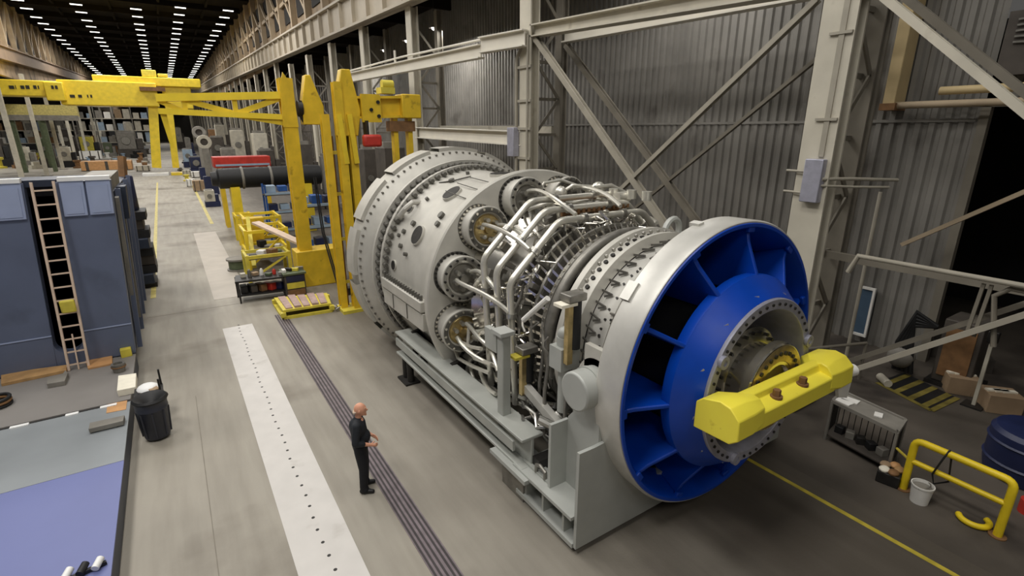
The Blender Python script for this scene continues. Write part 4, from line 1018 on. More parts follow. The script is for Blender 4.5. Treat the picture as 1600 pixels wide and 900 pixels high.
# pallet, carts, junk left of the gantry
P = [at(430, 478, 2, 0), at(444, 499, 2, 0), at(519, 487, 2, 0), at(512, 470, 2, 0)]
P = [V((p.x, p.y, 0)) for p in P]
t = thing('pallet_load', 'yellow pallet stacked with pinkish boards on the floor before the gantry', 'pallet', (3.3, 19.5, 0))
b = MB()
for (i, j) in ((0, 1), (1, 2), (2, 3), (3, 0)): b.bar(P[i] + V((0, 0, .05)), P[j] + V((0, 0, .05)), .12, .1)
b.build('base_frame', 'pale_yellow', t)
b = MB()
for p in P: b.cb(p + V((0, 0, .17)), .16, .16, .16)
b.build('blocks', 'pale_yellow', t)
b = MB(); b.prism([p + V((0, 0, .25)) for p in P], (0, 0, .08)); b.build('deck', 'pale_yellow', t)
cen = sum(P, V()) / 4
for k in range(5):
    u0 = k / 5 + .02; u1 = (k + 1) / 5 - .03
    q = [P[0].lerp(P[3], u0), P[1].lerp(P[2], u0), P[1].lerp(P[2], u1), P[0].lerp(P[3], u1)]
    q = [cen + (x - cen) * .9 + V((0, 0, .33)) for x in q]
    MB().prism(q, (0, 0, .05 + .03 * (k % 2))).build('board', 'pink_board', t)
t = thing('tool_cart', 'dark work cart with bottles and parts on top, beside the pallet', 'cart', (2.3, 21.6, 0))
c0_ = at(372, 462, 2, 0); 
MB().cb((2.4, 21.7, .86), 1.9, 1.0, .07, -.12).build('top', 'dark_metal', t); MB().cb((2.4, 21.7, .3), 1.8, .9, .06, -.12).build('shelf', 'black', t)
for sx in (-.9, .9):
    for sy in (-.45, .45): MB().box(2.4 + sx - .03, 2.4 + sx + .03, 21.7 + sy - .12 * sx - .03, 21.7 + sy - .12 * sx + .03, 0, .85).build('leg', 'dark_metal', t)
for k in range(7):
    x = 1.75 + .22 * k; y = 21.75 - .12 * (x - 2.4) + RQ.uniform(-.25, .25); h = RQ.uniform(.1, .32)
    if k % 2: o = MB().lathe([(.9, 0), (.9, .07), (.9 + h * .7, .07), (.9 + h, .03), (.9 + h, 0)], (x, y), 2, 14).build('bottle', ('white_paint', 'dull_steel', 'red_paint')[k % 3]); tag(o, ('white', 'grey steel', 'red')[k % 3] + ' bottle standing on the dark work cart' + (', nearest its left end' if k == 1 else ', towards its middle' if k == 3 else ', at its right end'), 'bottle')
    else: o = MB().cb((x, y, .9 + h * .3), .18, .22, h * .6, k).build('parts_box', ('machine_pale', 'cardboard', 'green_paint', 'machine_grey')[k // 2], bevel=.01); tag(o, ('pale', 'brown', 'green', 'grey')[k // 2] + ' parts box on the dark work cart', 'box')
for k in range(5):
    x = 1.7 + .3 * k; o = MB().cb((x, 21.65 - .12 * (x - 2.4), .33 + .14), .24, .5, .28, .2 * k).build('parts_bin', ('black', 'machine_dark', 'rust', 'red_paint', 'navy_drum')[k], bevel=.02); tag(o, ('black', 'brown-grey', 'rusty', 'red', 'navy')[k] + ' bin on the lower shelf of the dark work cart', 'bin')
t = thing('green_bench', 'green-topped bench with yellow drawers against the yellow base block', 'bench', (3.3, 21.4, 0))
MB().box(3.05, 3.9, 20.9, 21.9, .95, 1.02).build('top', 'green_paint', t)
MB().box(3.1, 3.85, 20.95, 21.85, .05, .95).build('cabinet', 'machine_dark', t, bevel=.01)
for k in range(3): MB().box(3.15, 3.8, 20.92, 20.95, .12 + .28 * k, .35 + .28 * k).build('drawer', ('rust', 'pale_yellow', 'navy_drum')[k], t)
for k in range(4):
    o = MB().cb((3.15 + .2 * k, 21.3 + .1 * (k % 2), 1.08), .13, .3, .12, .5 * k).build('part_block', ('white_paint', 'dark_metal', 'pale_yellow', 'dull_steel')[k], bevel=.01); tag(o, ('white', 'black', 'yellowish', 'steel')[k] + ' part lying on the green-topped bench', 'part')
t = thing('scrap_pile', 'bright metal fittings and cable heaped on the floor at the mast foot', 'fittings', (4.6, 18.6, 0))
for k in range(8):
    p = V((4.2 + .11 * k, 18.6 + RQ.uniform(-.2, .2), .06)); MB().tube([p, p + V((RQ.uniform(-.2, .2), RQ.uniform(-.15, .15), .06)), p + V((RQ.uniform(-.3, .3), RQ.uniform(-.15, .2), 0))], .045, 8).build('fitting', ('bright_steel', 'dull_steel', 'white_paint', 'black')[k % 4], t)

# yellow work frames with a plank ramp, up the aisle
def frame_tower(x0, x1, y0, y1, h, label, m='crane_yellow', levels=2):
    t = thing('work_frame', label, 'frame', ((x0 + x1) / 2, (y0 + y1) / 2, 0))
    for x in (x0, x1):
        for y in (y0, y1): MB().bar((x, y, 0), (x, y, h), .14, .14).build('post', m, t)
    for k in range(levels):
        z = h * (k + 1) / levels - .1
        for (p, q) in (((x0, y0, z), (x1, y0, z)), ((x0, y1, z), (x1, y1, z)), ((x0, y0, z), (x0, y1, z)), ((x1, y0, z), (x1, y1, z))): MB().bar(p, q, .1, .14).build('rail', m, t)
    b = MB(); b.bar((x0, y0, 0.1), (x1, y0, h * .9), .08, .08); b.build('cross_brace', m, t)
    MB().box(x0, x1, y0, y1, h / levels - .22, h / levels - .16).build('platform', 'machine_grey', t)
    return t
frame_tower(2.2, 3.9, 24.3, 25.6, 1.2, 'low yellow work frame with a grey deck, nearest the dark work cart', 'pale_yellow', 1)
frame_tower(2.5, 4.3, 26.6, 28.6, 1.9, 'yellow work frame with crossed rails behind the low one')
frame_tower(2.9, 4.6, 30, 32, 2.0, 'yellow work frame standing under the dark rotor')
frame_tower(2.8, 3.6, 33, 34.6, 1.7, 'small yellow work frame farthest up the aisle', 'crane_yellow', 1)
o = MB().prism([(2.7, 29.0, 2.1), (3.7, 29.0, 2.1), (3.5, 29.0, .0), (2.9, 29.0, .0)], (0, .6, 0)).build('yellow_hopper', 'gantry_yellow', bevel=.04); tag(o, 'solid yellow hopper sitting in the middle of the yellow frames', 'hopper')
o = MB().bar((3.1, 27.5, 2.1), (4.7, 24.2, 1.35), .4, .1).build('plank_ramp', 'ladder'); tag(o, 'pale wooden plank sloping down across the yellow frames to the gantry', 'plank')
o = MB().bar((2.9, 28.5, 2.2), (2.6, 25.9, .3), .18, .2).build('leaning_beam', 'pale_yellow'); tag(o, 'pale yellow beam leaning on the left of the yellow frames', 'beam')
t = thing('cable_drum', 'grey cable drum lying beside the left edge of the yellow frames', 'drum', (2.1, 27, 0))
b = MB(); b.lathe([(0, 0), (0, .5), (.08, .5), (.08, .25), (.5, .25), (.5, .5), (.58, .5), (.58, 0)], (2.05, 27), 2, 28); b.build('reel', 'machine_grey', t); MB().lathe([(.1, .26), (.1, .42), (.48, .42), (.48, .26)], (2.05, 27), 2, 28).build('cable', 'green_paint', t)
RF = random.Random(2)
for i, (x, y, z) in enumerate(((2.5, 24.7, .98), (2.9, 25.1, .98), (3.3, 24.8, .98), (3.6, 25.2, .98), (3.5, 27.0, .8), (3.3, 28.0, .8), (3.9, 27.4, .8), (3.2, 30.6, .84), (3.8, 31.2, .84), (4.2, 30.8, .84))):
    k = i % 5; cn = ('dark', 'pale', 'rusty', 'green', 'grey')[k]
    o = MB().cb((x, y, z + .08 + .04 * (i % 3)), .3 + .05 * (i % 3), .34, .16 + .08 * (i % 3), i).build('loose_part', ('black', 'white_paint', 'rust', 'green_paint', 'machine_grey')[k], bevel=.03); tag(o, cn + ' loose part lying on the ' + ('low yellow frame nearest the dark work cart' if i < 4 else 'yellow frame with crossed rails' if i < 7 else 'yellow frame under the dark rotor') + (', right half' if i in () else ''), 'part')
# blue racks behind the gantry
for i, (x, y, lab) in enumerate(((5.0, 27.2, 'blue storage rack with pale beams, right behind the yellow mast'), (4.5, 33.5, 'blue storage rack farther back, under the dark rotor'))):
    t = thing('storage_rack', lab, 'rack', (x, y, 0))
    for xx in (x, x + 2.0):
        for yy in (y, y + 1): MB().box(xx, xx + .1, yy, yy + .1, 0, 3.3).build('upright', 'rack_blue', t)
    for z in (.5, 1.6, 2.7): 
        MB().box(x, x + 2.1, y - .02, y + .08, z, z + .12).build('shelf_beam', 'pale_blue', t); MB().box(x, x + 2.1, y, y + 1.1, z - .05, z).build('shelf', 'machine_dark', t)
        for k in range(3):
            o = MB().cb((x + .4 + .65 * k, y + .5, z + .12 + .2), .5, .7, .36 + .1 * ((k + i) % 2) - .04, 0).build('storage_bin', ('rack_blue', 'navy_drum', 'pale_blue')[(k + int(z)) % 3], bevel=.02)
            tag(o, 'bin on the %s shelf of the %s blue rack, %s of three' % ({.5: 'lowest', 1.6: 'middle', 2.7: 'top'}[z], ('near', 'far')[i], ('left', 'centre', 'right')[k]), 'bin', 'bins on the blue racks')
# dark rotor on stands with a red cover
t = thing('rotor', 'long dark rotor barrel lying crosswise above the yellow frames', 'rotor', (5.5, 37, 0))
A = at(330, 280, 1, 36); B = at(500, 278, 1, 36)
MB().lathe([(A.x, 0), (A.x, .4), (A.x + .3, .45), (A.x + .4, .6), (B.x - .4, .64), (B.x, .6), (B.x, 0)], (36, A.z), 0, 32).build('barrel', 'black', t)
for x in (A.x + .9, B.x - 1.2): MB().box(x, x + .5, 35.4, 36.6, 0, A.z - .5).build('stand', 'crane_yellow', t)
for x in (A.x + 1.6, A.x + 3.2): MB().lathe([(x, .62), (x + .05, .68), (x + .12, .68), (x + .16, .62)], (36, A.z), 0, 32).build('band', 'machine_grey', t)
A = at(334, 262, 1, 40); B = at(420, 243, 1, 40)
t = thing('red_cover', 'red sheet-metal cover box standing behind the dark rotor', 'cover', ((A.x + B.x) / 2, 40, 0))
MB().box(A.x, B.x, 39.5, 41, A.z, B.z).build('cover', 'red_paint', t, bevel=.05); [MB().box(x, x + .25, y, y + .25, 0, A.z).build('leg', 'gantry_yellow', t) for x in (A.x + .2, B.x - .5) for y in (39.7, 40.5)]
MB().box(A.x + .1, B.x - .1, 39.46, 39.5, A.z + .1, A.z + .22).build('edge_strip', 'pale_blue', t)

# ------------------------------------------------------------------ far gantry crane
GC = thing('gantry_crane', 'huge yellow gantry crane girder crossing the far hall with dark lettering', 'crane', (-8, 92, 0))
Yg = 92
def g(px, py, y=Yg): return at(px, py, 1, y)
def pbox(b, px0, px1, py0, py1, y0, y1):
    p = g((px0 + px1) / 2, py1, y0); q = g((px0 + px1) / 2, py0, y0); a = g(px0, (py0 + py1) / 2, y0); c = g(px1, (py0 + py1) / 2, y0)
    b.box(a.x, c.x, y0, y1, p.z, q.z)
b = MB(); pbox(b, -60, 92, 124, 149, Yg, Yg + 4); b.build('left_girder', 'crane_yellow', GC, bevel=.1)
b = MB(); pbox(b, 70, 100, 128, 157, Yg - 1, Yg); b.build('girder_joint', 'crane_yellow', GC, bevel=.1)
b = MB(); pbox(b, 92, 246, 127, 165, Yg, Yg + 4); b.build('right_girder', 'crane_yellow', GC, bevel=.1)
b = MB(); pbox(b, 145, 313, 120, 134, Yg + .5, Yg + 5); b.build('trolley', 'crane_yellow', GC, bevel=.1)
b = MB(); pbox(b, 221, 244, 109, 120, Yg + 1, Yg + 4); pbox(b, 246, 262, 115, 120, Yg + 1, Yg + 3); b.build('trolley_cab', 'pale_yellow', GC, bevel=.1)
b = MB(); pbox(b, 255, 300, 134, 170, Yg + 1, Yg + 3); b.build('end_bracket', 'crane_yellow', GC, bevel=.1)
b = MB(); pbox(b, 218, 258, 136, 142, Yg - .6, Yg + .2); b.build('joint_band', 'rust', GC)
def leg(px0, py0, px1, py1, wd, y):
    p = g(px0, py0, y); q = g(px1, py1, y); q.z = max(q.z, .3)
    b = MB(); b.bar(p, q, wd, 1.0, (0, 1, 0)); b.build('leg', 'crane_yellow', GC)
leg(238, 150, 245, 262, 1.15, Yg + 1.2); leg(263, 160, 275, 262, .85, Yg + 1.2)
f_ = g(243, 258); MB().box(f_.x - 1.8, f_.x + 1.4, Yg - .4, Yg + 2.6, 0, .35).build('leg_foot', 'white_edge', GC)
f_ = g(275, 258); MB().box(f_.x - .8, f_.x + 1.0, Yg - .4, Yg + 2.6, 0, .35).build('leg_foot', 'crane_yellow', GC)
b = MB()
for (x0, x1) in ((14, 22), (24, 25), (32, 38), (40, 46), (52, 57), (59, 61), (80, 84), (86, 90)): pbox(b, x0, x1, 133 + (x0 % 3) * .3, 139, Yg - 1.06 if x0 >= 80 else Yg - .06, (Yg - 1 if x0 >= 80 else Yg))
for (x0, x1) in ((98, 103), (109, 117), (122, 128), (136, 138), (141, 144)): pbox(b, x0, x1, 148, 152.5, Yg - .06, Yg)
b.build('lettering', 'letter_black', GC)

# ------------------------------------------------------------------ machines and stock along the far aisle
OCC = [(XL - .2, XL + 1.4, y - .8, y + .8) for y in COLY]
def free(x0, x1, y0, y1):
    return all(x1 < a or x0 > b or y1 < c or y0 > d for a, b, c, d in OCC)
def machine(name, px0, px1, pyb, pyt, m, label, cat='machine', m2='machine_dark', depth=.7):
    a = at(px0, pyb, 2, 0); c = at(px1, pyb, 1, a.y); top = at((px0 + px1) / 2, pyt, 1, a.y)
    if c.x > 11.6:
        k = 11.6 / c.x; a, c, top = a * k, c * k, Vector((0, 0, CAMZ)) + (top - Vector((0, 0, CAMZ))) * k; a.z = c.z = 0
    if a.y > 330: k = 330 / a.y; a, c, top = a * k, c * k, Vector((0, 0, CAMZ)) + (top - Vector((0, 0, CAMZ))) * k
    wd = c.x - a.x; H = min(10, max(.5, top.z)); d = min(wd * depth + .5, 8)
    OCC.append((a.x, c.x, a.y, a.y + d))
    t = thing(name, label, cat, ((a.x + c.x) / 2, a.y + d / 2, 0))
    MB().box(a.x, c.x, a.y, a.y + d, 0, H * .3).build('base', m2, t)
    MB().box(a.x + wd * .06, c.x - wd * .3, a.y + d * .05, a.y + d * .9, H * .3, H * .95).build('housing', m, t, bevel=wd * .02)
    MB().box(c.x - wd * .28, c.x - wd * .05, a.y + d * .1, a.y + d * .8, H * .3, H * .7).build('head', m2, t, bevel=wd * .02)
    MB().lathe([(a.y - .02 * d, 0), (a.y - .02 * d, wd * .16), (a.y + .1 * d, wd * .18)], (a.x + wd * .36, H * .62), 1, 20).build('faceplate', 'dull_steel', t)
    MB().box(a.x + wd * .1, c.x - wd * .4, a.y + d * .2, a.y + d * .6, H * .95, H).build('cap', 'machine_grey', t)
    return t
def crate(px0, px1, pyb, pyt, m, label, name='crate', cat='crate'):
    a = at(px0, pyb, 2, 0); c = at(px1, pyb, 1, a.y); top = at((px0 + px1) / 2, pyt, 1, a.y); wd = c.x - a.x; H = max(.4, top.z)
    OCC.append((a.x, c.x, a.y, a.y + wd * .6))
    t = thing(name, label, cat, ((a.x + c.x) / 2, a.y + wd * .3, 0))
    MB().box(a.x, c.x, a.y, a.y + wd * .6, .1, H).build('box', m, t, bevel=.03)
    MB().box(a.x + .05 * wd, a.x + .15 * wd, a.y, a.y + wd * .6, 0, .1).build('runner', 'dark_metal', t); MB().box(c.x - .15 * wd, c.x - .05 * wd, a.y, a.y + wd * .6, 0, .1).build('runner', 'dark_metal', t)
    for u in (.12, .5, .88): MB().box(a.x + wd * (u - .03), a.x + wd * (u + .03), a.y - .03, a.y, .1, H).build('batten', 'machine_dark', t)
    return t
def drum(px, py, r_px, m, label, y, name='ring_forging', hole=.5):
    c = at(px, py, 1, y); r = (at(px + r_px, py, 1, y) - c).length
    t = thing(name, label, 'ring', (c.x, y, 0))
    MB().lathe([(y, r), (y, r * hole), (y + r * .7, r * hole), (y + r * .7, r)], (c.x, c.z), 1, 36, close=True).build('ring', m, t, bevel=r * .04)
    MB().box(c.x - r * .45, c.x + r * .45, y, y + r * .7, 0, c.z - r * .92).build('cradle', 'machine_grey', t)
    MB().box(c.x - r * .9, c.x + r * .9, y - .2, y + r, 0, c.z * .35).build('plinth', 'navy_drum', t)
    MB().lathe([(y + r * .3, 0), (y + r * .3, r * hole)], (c.x, c.z), 1, 30).build('core', 'machine_dark', t)
    return t
# left of the aisle
crate(128, 208, 268, 252, 'orange_board', 'long orange-brown timber crate behind the navy module')
crate(212, 236, 268, 259, 'machine_pale', 'pale low crate next to the aisle, right of the orange crate')
crate(126, 160, 250, 236, 'white_paint', 'white crate standing just above the orange crate')
ROWS = (
 ('first row beyond the navy module', 262, ((-14, 22, 214, 'machine_dark', 'dark'), (26, 60, 228, 'machine_pale', 'pale round-faced'), (64, 92, 214, 'green_paint', 'olive-green'), (94, 124, 228, 'machine_pale', 'pale round-faced'))),
 ('second row, behind the orange crate', 246, ((100, 126, 200, 'machine_dark', 'brown'), (128, 160, 212, 'pale_yellow', 'yellow'), (164, 184, 222, 'green_paint', 'green'), (186, 230, 204, 'machine_grey', 'wide grey'))),
 ('third row', 239, ((-6, 16, 190, 'machine_grey', 'grey'), (18, 40, 196, 'machine_dark', 'dark brown'), (44, 66, 186, 'machine_pale', 'pale'), (70, 92, 194, 'machine_dark', 'dark'), (96, 116, 186, 'machine_grey', 'grey'), (122, 144, 196, 'machine_dark', 'dark brown'), (150, 172, 188, 'machine_pale', 'pale'), (176, 196, 198, 'black', 'black'), (200, 222, 190, 'machine_grey', 'grey'))),
)
ORD = ('first', 'second', 'third', 'fourth', 'fifth', 'sixth', 'seventh', 'eighth', 'ninth')
for rn, pyb, its in ROWS:
    for i, (a_, c_, pyt, m, cn) in enumerate(its):
        machine('machine_tool', a_, c_, pyb, pyt, m, cn + ' machine in the ' + rn + ', ' + ORD[len(its) - 1 - i] + ' from the aisle', m2=('machine_dark', 'black', 'machine_grey')[(i + pyb) % 3])
for (px, pyt, pyb, lab) in ((18, 190, 262, 'leaning pale post at the left edge beyond the navy module'), (92, 196, 256, 'leaning pale post left of the orange crate'), (66, 180, 262, 'olive post between the two pale posts')):
    a = at(px + 14, pyb, 2, 0); z = at(px, pyt, 1, a.y).z
    t = thing('signal_post', lab, 'post', (a.x, a.y, 0)); MB().box(a.x - .2, a.x + .2, a.y, a.y + .4, .1, z).build('post', 'machine_pale' if px != 66 else 'green_paint', t); MB().box(a.x - .6, a.x + .6, a.y - .3, a.y + .7, 0, .1).build('base', 'dark_metal', t)
# yellow second crane on the left, under the big girder
t = thing('bridge_crane', 'dull yellow bridge beam low under the lettered girder at the left', 'crane', (-20, 110, 0))
b = MB(); a = at(-20, 180, 1, 110); c = at(120, 172, 1, 110); b.box(a.x, c.x, 110, 112, a.z, c.z + .7); b.build('beam', 'faded_yellow', t)
b = MB(); b.box(a.x, c.x, 109.8, 110, a.z - .7, a.z + .1); b.build('lower_beam', 'machine_grey', t)
for px in (22, 70):
    p = at(px, 200, 1, 110.5); MB().box(p.x - .25, p.x + .25, 110.2, 111, 0, a.z).build('leg', 'green_paint', t)
# right of the aisle
drum(319, 222, 12, 'machine_pale', 'white ring standing on edge beside the far aisle, front of two', 62)
drum(311, 207, 11, 'machine_grey', 'pale ring standing behind the white one', 72)
machine('blue_machine', 288, 312, 262, 232, 'pale_blue', 'pale blue machine at the right edge of the far aisle', m2='navy_drum')
machine('blue_machine', 298, 330, 272, 244, 'navy_drum', 'navy machine in front of the white ring', m2='navy_drum')
crate(300, 326, 278, 268, 'white_paint', 'white crate beside the aisle below the navy machine')
crate(303, 326, 300, 282, 'cardboard', 'brown carton stack beside the aisle, right of the yellow line')
machine('pump_set', 322, 346, 324, 296, 'machine_pale', 'pale pump set beside the aisle, left of the dark rotor', m2='navy_drum')
machine('lathe', 334, 366, 262, 212, 'machine_dark', 'dark machine behind the red cover')
machine('lathe', 350, 384, 276, 230, 'machine_grey', 'grey machine behind the red cover, right part')
machine('press', 368, 398, 268, 200, 'machine_pale', 'pale tall press among the columns behind the boom')
machine('press', 402, 436, 274, 204, 'machine_pale', 'pale wide press right of the tall pale one')
machine('lathe', 278, 292, 232, 198, 'machine_pale', 'small pale machine far up the aisle, right side')
machine('control_cabinet', 410, 446, 290, 232, 'machine_dark', 'dark cabinet below the boom, left of the yellow mast', 'cabinet')
machine('press', 476, 508, 330, 220, 'machine_dark', 'dark tall press seen between the yellow masts')
machine('press', 572, 600, 300, 226, 'machine_dark', 'dark press standing under the red hoist block')
machine('control_cabinet', 510, 530, 320, 240, 'machine_grey', 'grey cabinet behind the yellow mast', 'cabinet')
machine('lathe', 600, 650, 262, 222, 'machine_dark', 'dark machine behind the top of the turbine exhaust')
machine('lathe', 330, 352, 240, 200, 'rust', 'rusty machine behind the white rings', m2='machine_grey')
machine('lathe', 292, 306, 244, 214, 'machine_grey', 'grey machine beside the aisle, left of the white rings', m2='navy_drum')
machine('lathe', 340, 362, 232, 192, 'machine_pale', 'pale machine farther back behind the white rings')
crate(286, 300, 276, 266, 'machine_pale', 'pale crate at the aisle edge beside the pale blue machine')
crate(292, 306, 292, 280, 'white_paint', 'white box at the aisle edge left of the brown carton stack')

# tall stock racks closing the view under the girder
rk = None
COLS = (('machine_pale', 'pale'), ('rust', 'rusty'), ('machine_grey', 'grey'), ('cardboard', 'brown'), ('white_paint', 'white'), ('pale_blue', 'pale blue'))
RR = random.Random(4); bx0 = {}
for i in range(7):
    xr = -60 + 8.3 * i; yr = 178 + (i % 2) * 4
    if rk is None:
        rk = thing('stock_rack', 'tall grey stock rack in the line closing off the left bay', 'rack', (xr, yr, 0), 'tall stock racks in the left bay')
        for x in (0, 3.9, 7.8): MB().box(xr + x, xr + x + .2, yr, yr + 1.6, 0, 12.6).build('upright', 'machine_grey', rk)
        for z in (3.0, 6.1, 9.2, 12.3): MB().box(xr, xr + 8, yr, yr + 1.6, z, z + .2).build('shelf', 'machine_pale', rk)
        xk, yk = xr, yr
    else: dup(rk, (xr - xk, yr - yk, 0))
    OCC.append((xr, xr + 8, yr, yr + 1.6))
    for z in (0, 3.2, 6.3, 9.4):
        for j in range(4):
            k = RR.randrange(6); x = xr + .3 + 1.82 * j + (.25 if j > 1 else 0); h = RR.uniform(1.2, 2.7)
            if k in bx0: o = bx0[k].copy(); COL.objects.link(o); o.location = (x + .88, yr + .75, z)
            else:
                o = MB().box(-.72, .72, -.6, .6, 0, 1.4).build('stock_box', COLS[k][0], loc=(0, 0, 0)); o.location = (x + .88, yr + .75, z); bx0[k] = o
                tag(o, COLS[k][1] + ' box of stock on the tall racks closing off the left bay', 'box', COLS[k][1] + ' boxes on the tall racks')
            o.scale = (RR.uniform(.75, 1.05), 1, h / 1.4)

# small workpieces standing about between the machines
RW = random.Random(8)
KM = (('machine_pale', 'pale'), ('white_paint', 'white'), ('machine_grey', 'grey'), ('rust', 'rusty'), ('black', 'black'), ('pale_yellow', 'yellow'), ('pale_blue', 'pale blue'), ('machine_dark', 'brown'))
protos = {}
def workpiece(px, py, side, where):
    p = at(px, py, 2, 0); k = RW.randrange(8); m, cn = KM[k]; s_ = RW.uniform(.5, 1.15) * (1.0 if side == 'L' else .55); y = p.y; x = p.x
    if (side == 'R' and x > 11.5) or (side == 'L' and (x > -2.6 or y > 330)): return
    if not free(x - 1.2, x + 1.2, y - 1.2, y + 1.2): return
    OCC.append((x - 1.2, x + 1.2, y - 1.2, y + 1.2))
    key = (side, k, RW.randrange(2))
    lab = 'small ' + cn + (' blocky' if key[2] else ' round') + ' workpiece standing among the machines ' + where
    if key in protos:
        q = protos[key]; o = q.copy(); COL.objects.link(o); o.location = (x, y, 0); o.rotation_euler = (0, 0, RW.uniform(-.6, .6))
    else:
        b = MB()
        if key[2]: b.box(-s_, s_, -s_ * .7, s_ * .7, 0, s_ * .8); b.box(-s_ * .5, s_ * .6, -s_ * .5, s_ * .5, s_ * .8, s_ * 1.5)
        else: b.lathe([(0, 0), (0, s_), (s_ * .3, s_), (s_ * .4, s_ * .5), (s_ * 1.4, s_ * .5), (s_ * 1.5, s_ * .8), (s_ * 1.9, s_ * .8), (s_ * 1.9, .0)], (0, 0), 2, 20)
        o = b.build('workpiece', m, loc=(0, 0, 0)); o.location = (x, y, 0); protos[key] = o; tag(o, lab, 'workpiece', cn + ' workpieces ' + where)
for i in range(260): workpiece(RW.uniform(0, 232), RW.choice((219, 222, 226, 230, 236, 242, 248, 254, 262)) + RW.uniform(-2, 2), 'L', 'left of the aisle')
for i in range(90): workpiece(RW.uniform(282, 420), RW.choice((224, 230, 238, 246, 256, 268, 280)) + RW.uniform(-3, 3), 'R', 'right of the aisle')

# ------------------------------------------------------------------ right foreground
def rail_pts(z0): pass
f1 = at(1416, 762, 2, 0); f2 = at(1562, 838, 2, 0)
f1 = V((10.5, 2.72, 0)); f2 = V((10.45, 1.36, 0))
GR_ = thing('guard_railing', 'bright yellow tubular guard railing on the dark floor', 'railing', (10.47, 2.04, 0))
P = [f1]; H = 1.05
def arc3(p, c, q, n=5): return [p * (1 - t) ** 2 + c * 2 * t * (1 - t) + q * t * t for t in [i / n for i in range(n + 1)]]
u = (f2 - f1).normalized(); Z = V((0, 0, 1))
P = [f1] + arc3(f1 + Z * (H - .14), f1 + Z * H, f1 + Z * H + u * .14) + arc3(f2 + Z * H - u * .14, f2 + Z * H, f2 + Z * (H - .14)) + [f2]
MB().tube(P, .062, 14).build('hoop', 'railing_yellow', GR_)
MB().tube([f1 + Z * .62, f2 + Z * .62], .05, 12).build('mid_rail', 'railing_yellow', GR_)
for p in (f1, f2): MB().cyl(p, p + Z * .02, .12, 18).build('base_plate', 'rust', GR_)
m_ = f1.lerp(f2, .36)
o = MB().tube([m_ + V((-.02, 0, 1.12)), m_ + V((-.1, .03, .98)), m_ + V((-.08, .12, .6)), m_ + V((.05, .1, .35)), m_ + V((.08, -.08, .5)), m_ + V((.08, -.03, .95)), m_ + V((.0, 0, 1.125))], .016, 8).build('cable_loop', 'black'); tag(o, 'black cable looped over the yellow guard railing', 'cable')
c = V((10.35, 2.42, 0))
t = thing('bucket', 'white plastic bucket standing under the yellow guard railing', 'bucket', c)
MB().lathe([(0, 0), (0, .135), (.33, .165), (.33, .175), (.36, .175), (.36, .16), (.1, .13), (.1, 0)], (c.x, c.y), 2, 28).build('pail', 'white_paint', t)
MB().lathe([(.3, 0), (.305, .15)], (c.x, c.y), 2, 24).build('contents', 'machine_grey', t)
MB().tube([(c.x - .17, c.y, .33)] + [(c.x - .17 * cos(pi * k / 8), c.y - .1 * sin(pi * k / 8), .34 + .02 * sin(pi * k / 8)) for k in range(9)], .008, 6).build('bail', 'dull_steel', t)
c = at(1521, 812, 2, .03)
t = thing('yellow_hoop', 'short curved yellow pipe lying on the floor inside the guard railing', 'pipe', (c.x, c.y, 0))
MB().tube([(c.x + .2 * cos(radians(a)), c.y + .2 * sin(radians(a)), .05) for a in range(110, 331, 14)], .05, 12).build('pipe', 'railing_yellow', t)

WC = thing('wire_cart', 'dark grey metal parts cart with papers on top, right of the inlet hub', 'cart', (11.1, 4.0, 0))
W0 = V((10.95, 4.35, 0)); W1 = V((10.75, 3.08, 0)); n_ = V((.62, .1, 0)); HC = .92
cor = [W0, W1, W1 + n_, W0 + n_]
for p in cor: MB().bar(p, p + Z * HC, .05, .05).build('leg', 'machine_grey', WC)
for z, m in ((HC, 'machine_grey'), (.14, 'machine_dark')): MB().prism([p + Z * (z - .03) for p in cor], (0, 0, .03)).build('shelf', m, WC)
for i, j in ((0, 1), (1, 2), (2, 3), (3, 0)):
    MB().bar(cor[i] + Z * HC, cor[j] + Z * HC, .05, .07).build('top_rail', 'machine_grey', WC)
    b = MB()
    for k in range(1, 10):
        q = cor[i].lerp(cor[j], k / 10); b.bar(q + Z * .14, q + Z * HC, .012, .012)
    if i != 0: b.build('mesh_panel', 'dark_metal', WC)
for k, (u_, v_) in enumerate(((.14, .3), (.2, .62), (.66, .5))):
    q = W0.lerp(W1, u_) + n_ * v_ + Z * (HC + .012); o = MB().cb(q, .2, .3 if k < 2 else .14, .02, .2 * k - .1).build('paper_sheet', 'white_paint'); tag(o, ('white papers on the near left of the parts cart', 'white papers on the far left of the parts cart', 'small white card on the right of the parts cart')[k], 'paper')
for k in range(5):
    q = W0.lerp(W1, .15 + .17 * k) + n_ * .5 + Z * .22; o = MB().cb(q, .16, .16, .16, .3 * k).build('parts_tray', ('black', 'machine_grey', 'dark_metal')[k % 3], bevel=.01); tag(o, 'dark parts tray on the bottom shelf of the parts cart', 'tray', 'trays inside the parts cart')
q = V((10.55, 2.98, 0))
t = thing('rag_bin', 'low dark tray of orange and brown rags next to the yellow railing post', 'tray', q)
MB().cb(q + Z * .12, .42, .36, .24, .2).build('tray', 'dark_metal', t, bevel=.02)
for k in range(5): MB().sphere(q + V((.16 * cos(k * 1.3), .12 * sin(k * 1.3), .27)), .09, 10, 7, (1.2, 1, .6)).build('rag', ('orange_board', 'cardboard', 'paper', 'rust', 'wood')[k], t)
o = MB().tube([W1 + V((0, -.05, .6)), f1 + Z * .6 + V((.05, .05, 0))], .025, 8).build('link_rail', 'line_yellow'); tag(o, 'thin yellow rail running from the parts cart to the guard railing', 'rail')
c = V((12.9, 1.6, 0))
t = thing('navy_drum', 'large navy drum cut by the right picture edge behind the yellow railing', 'drum', c)
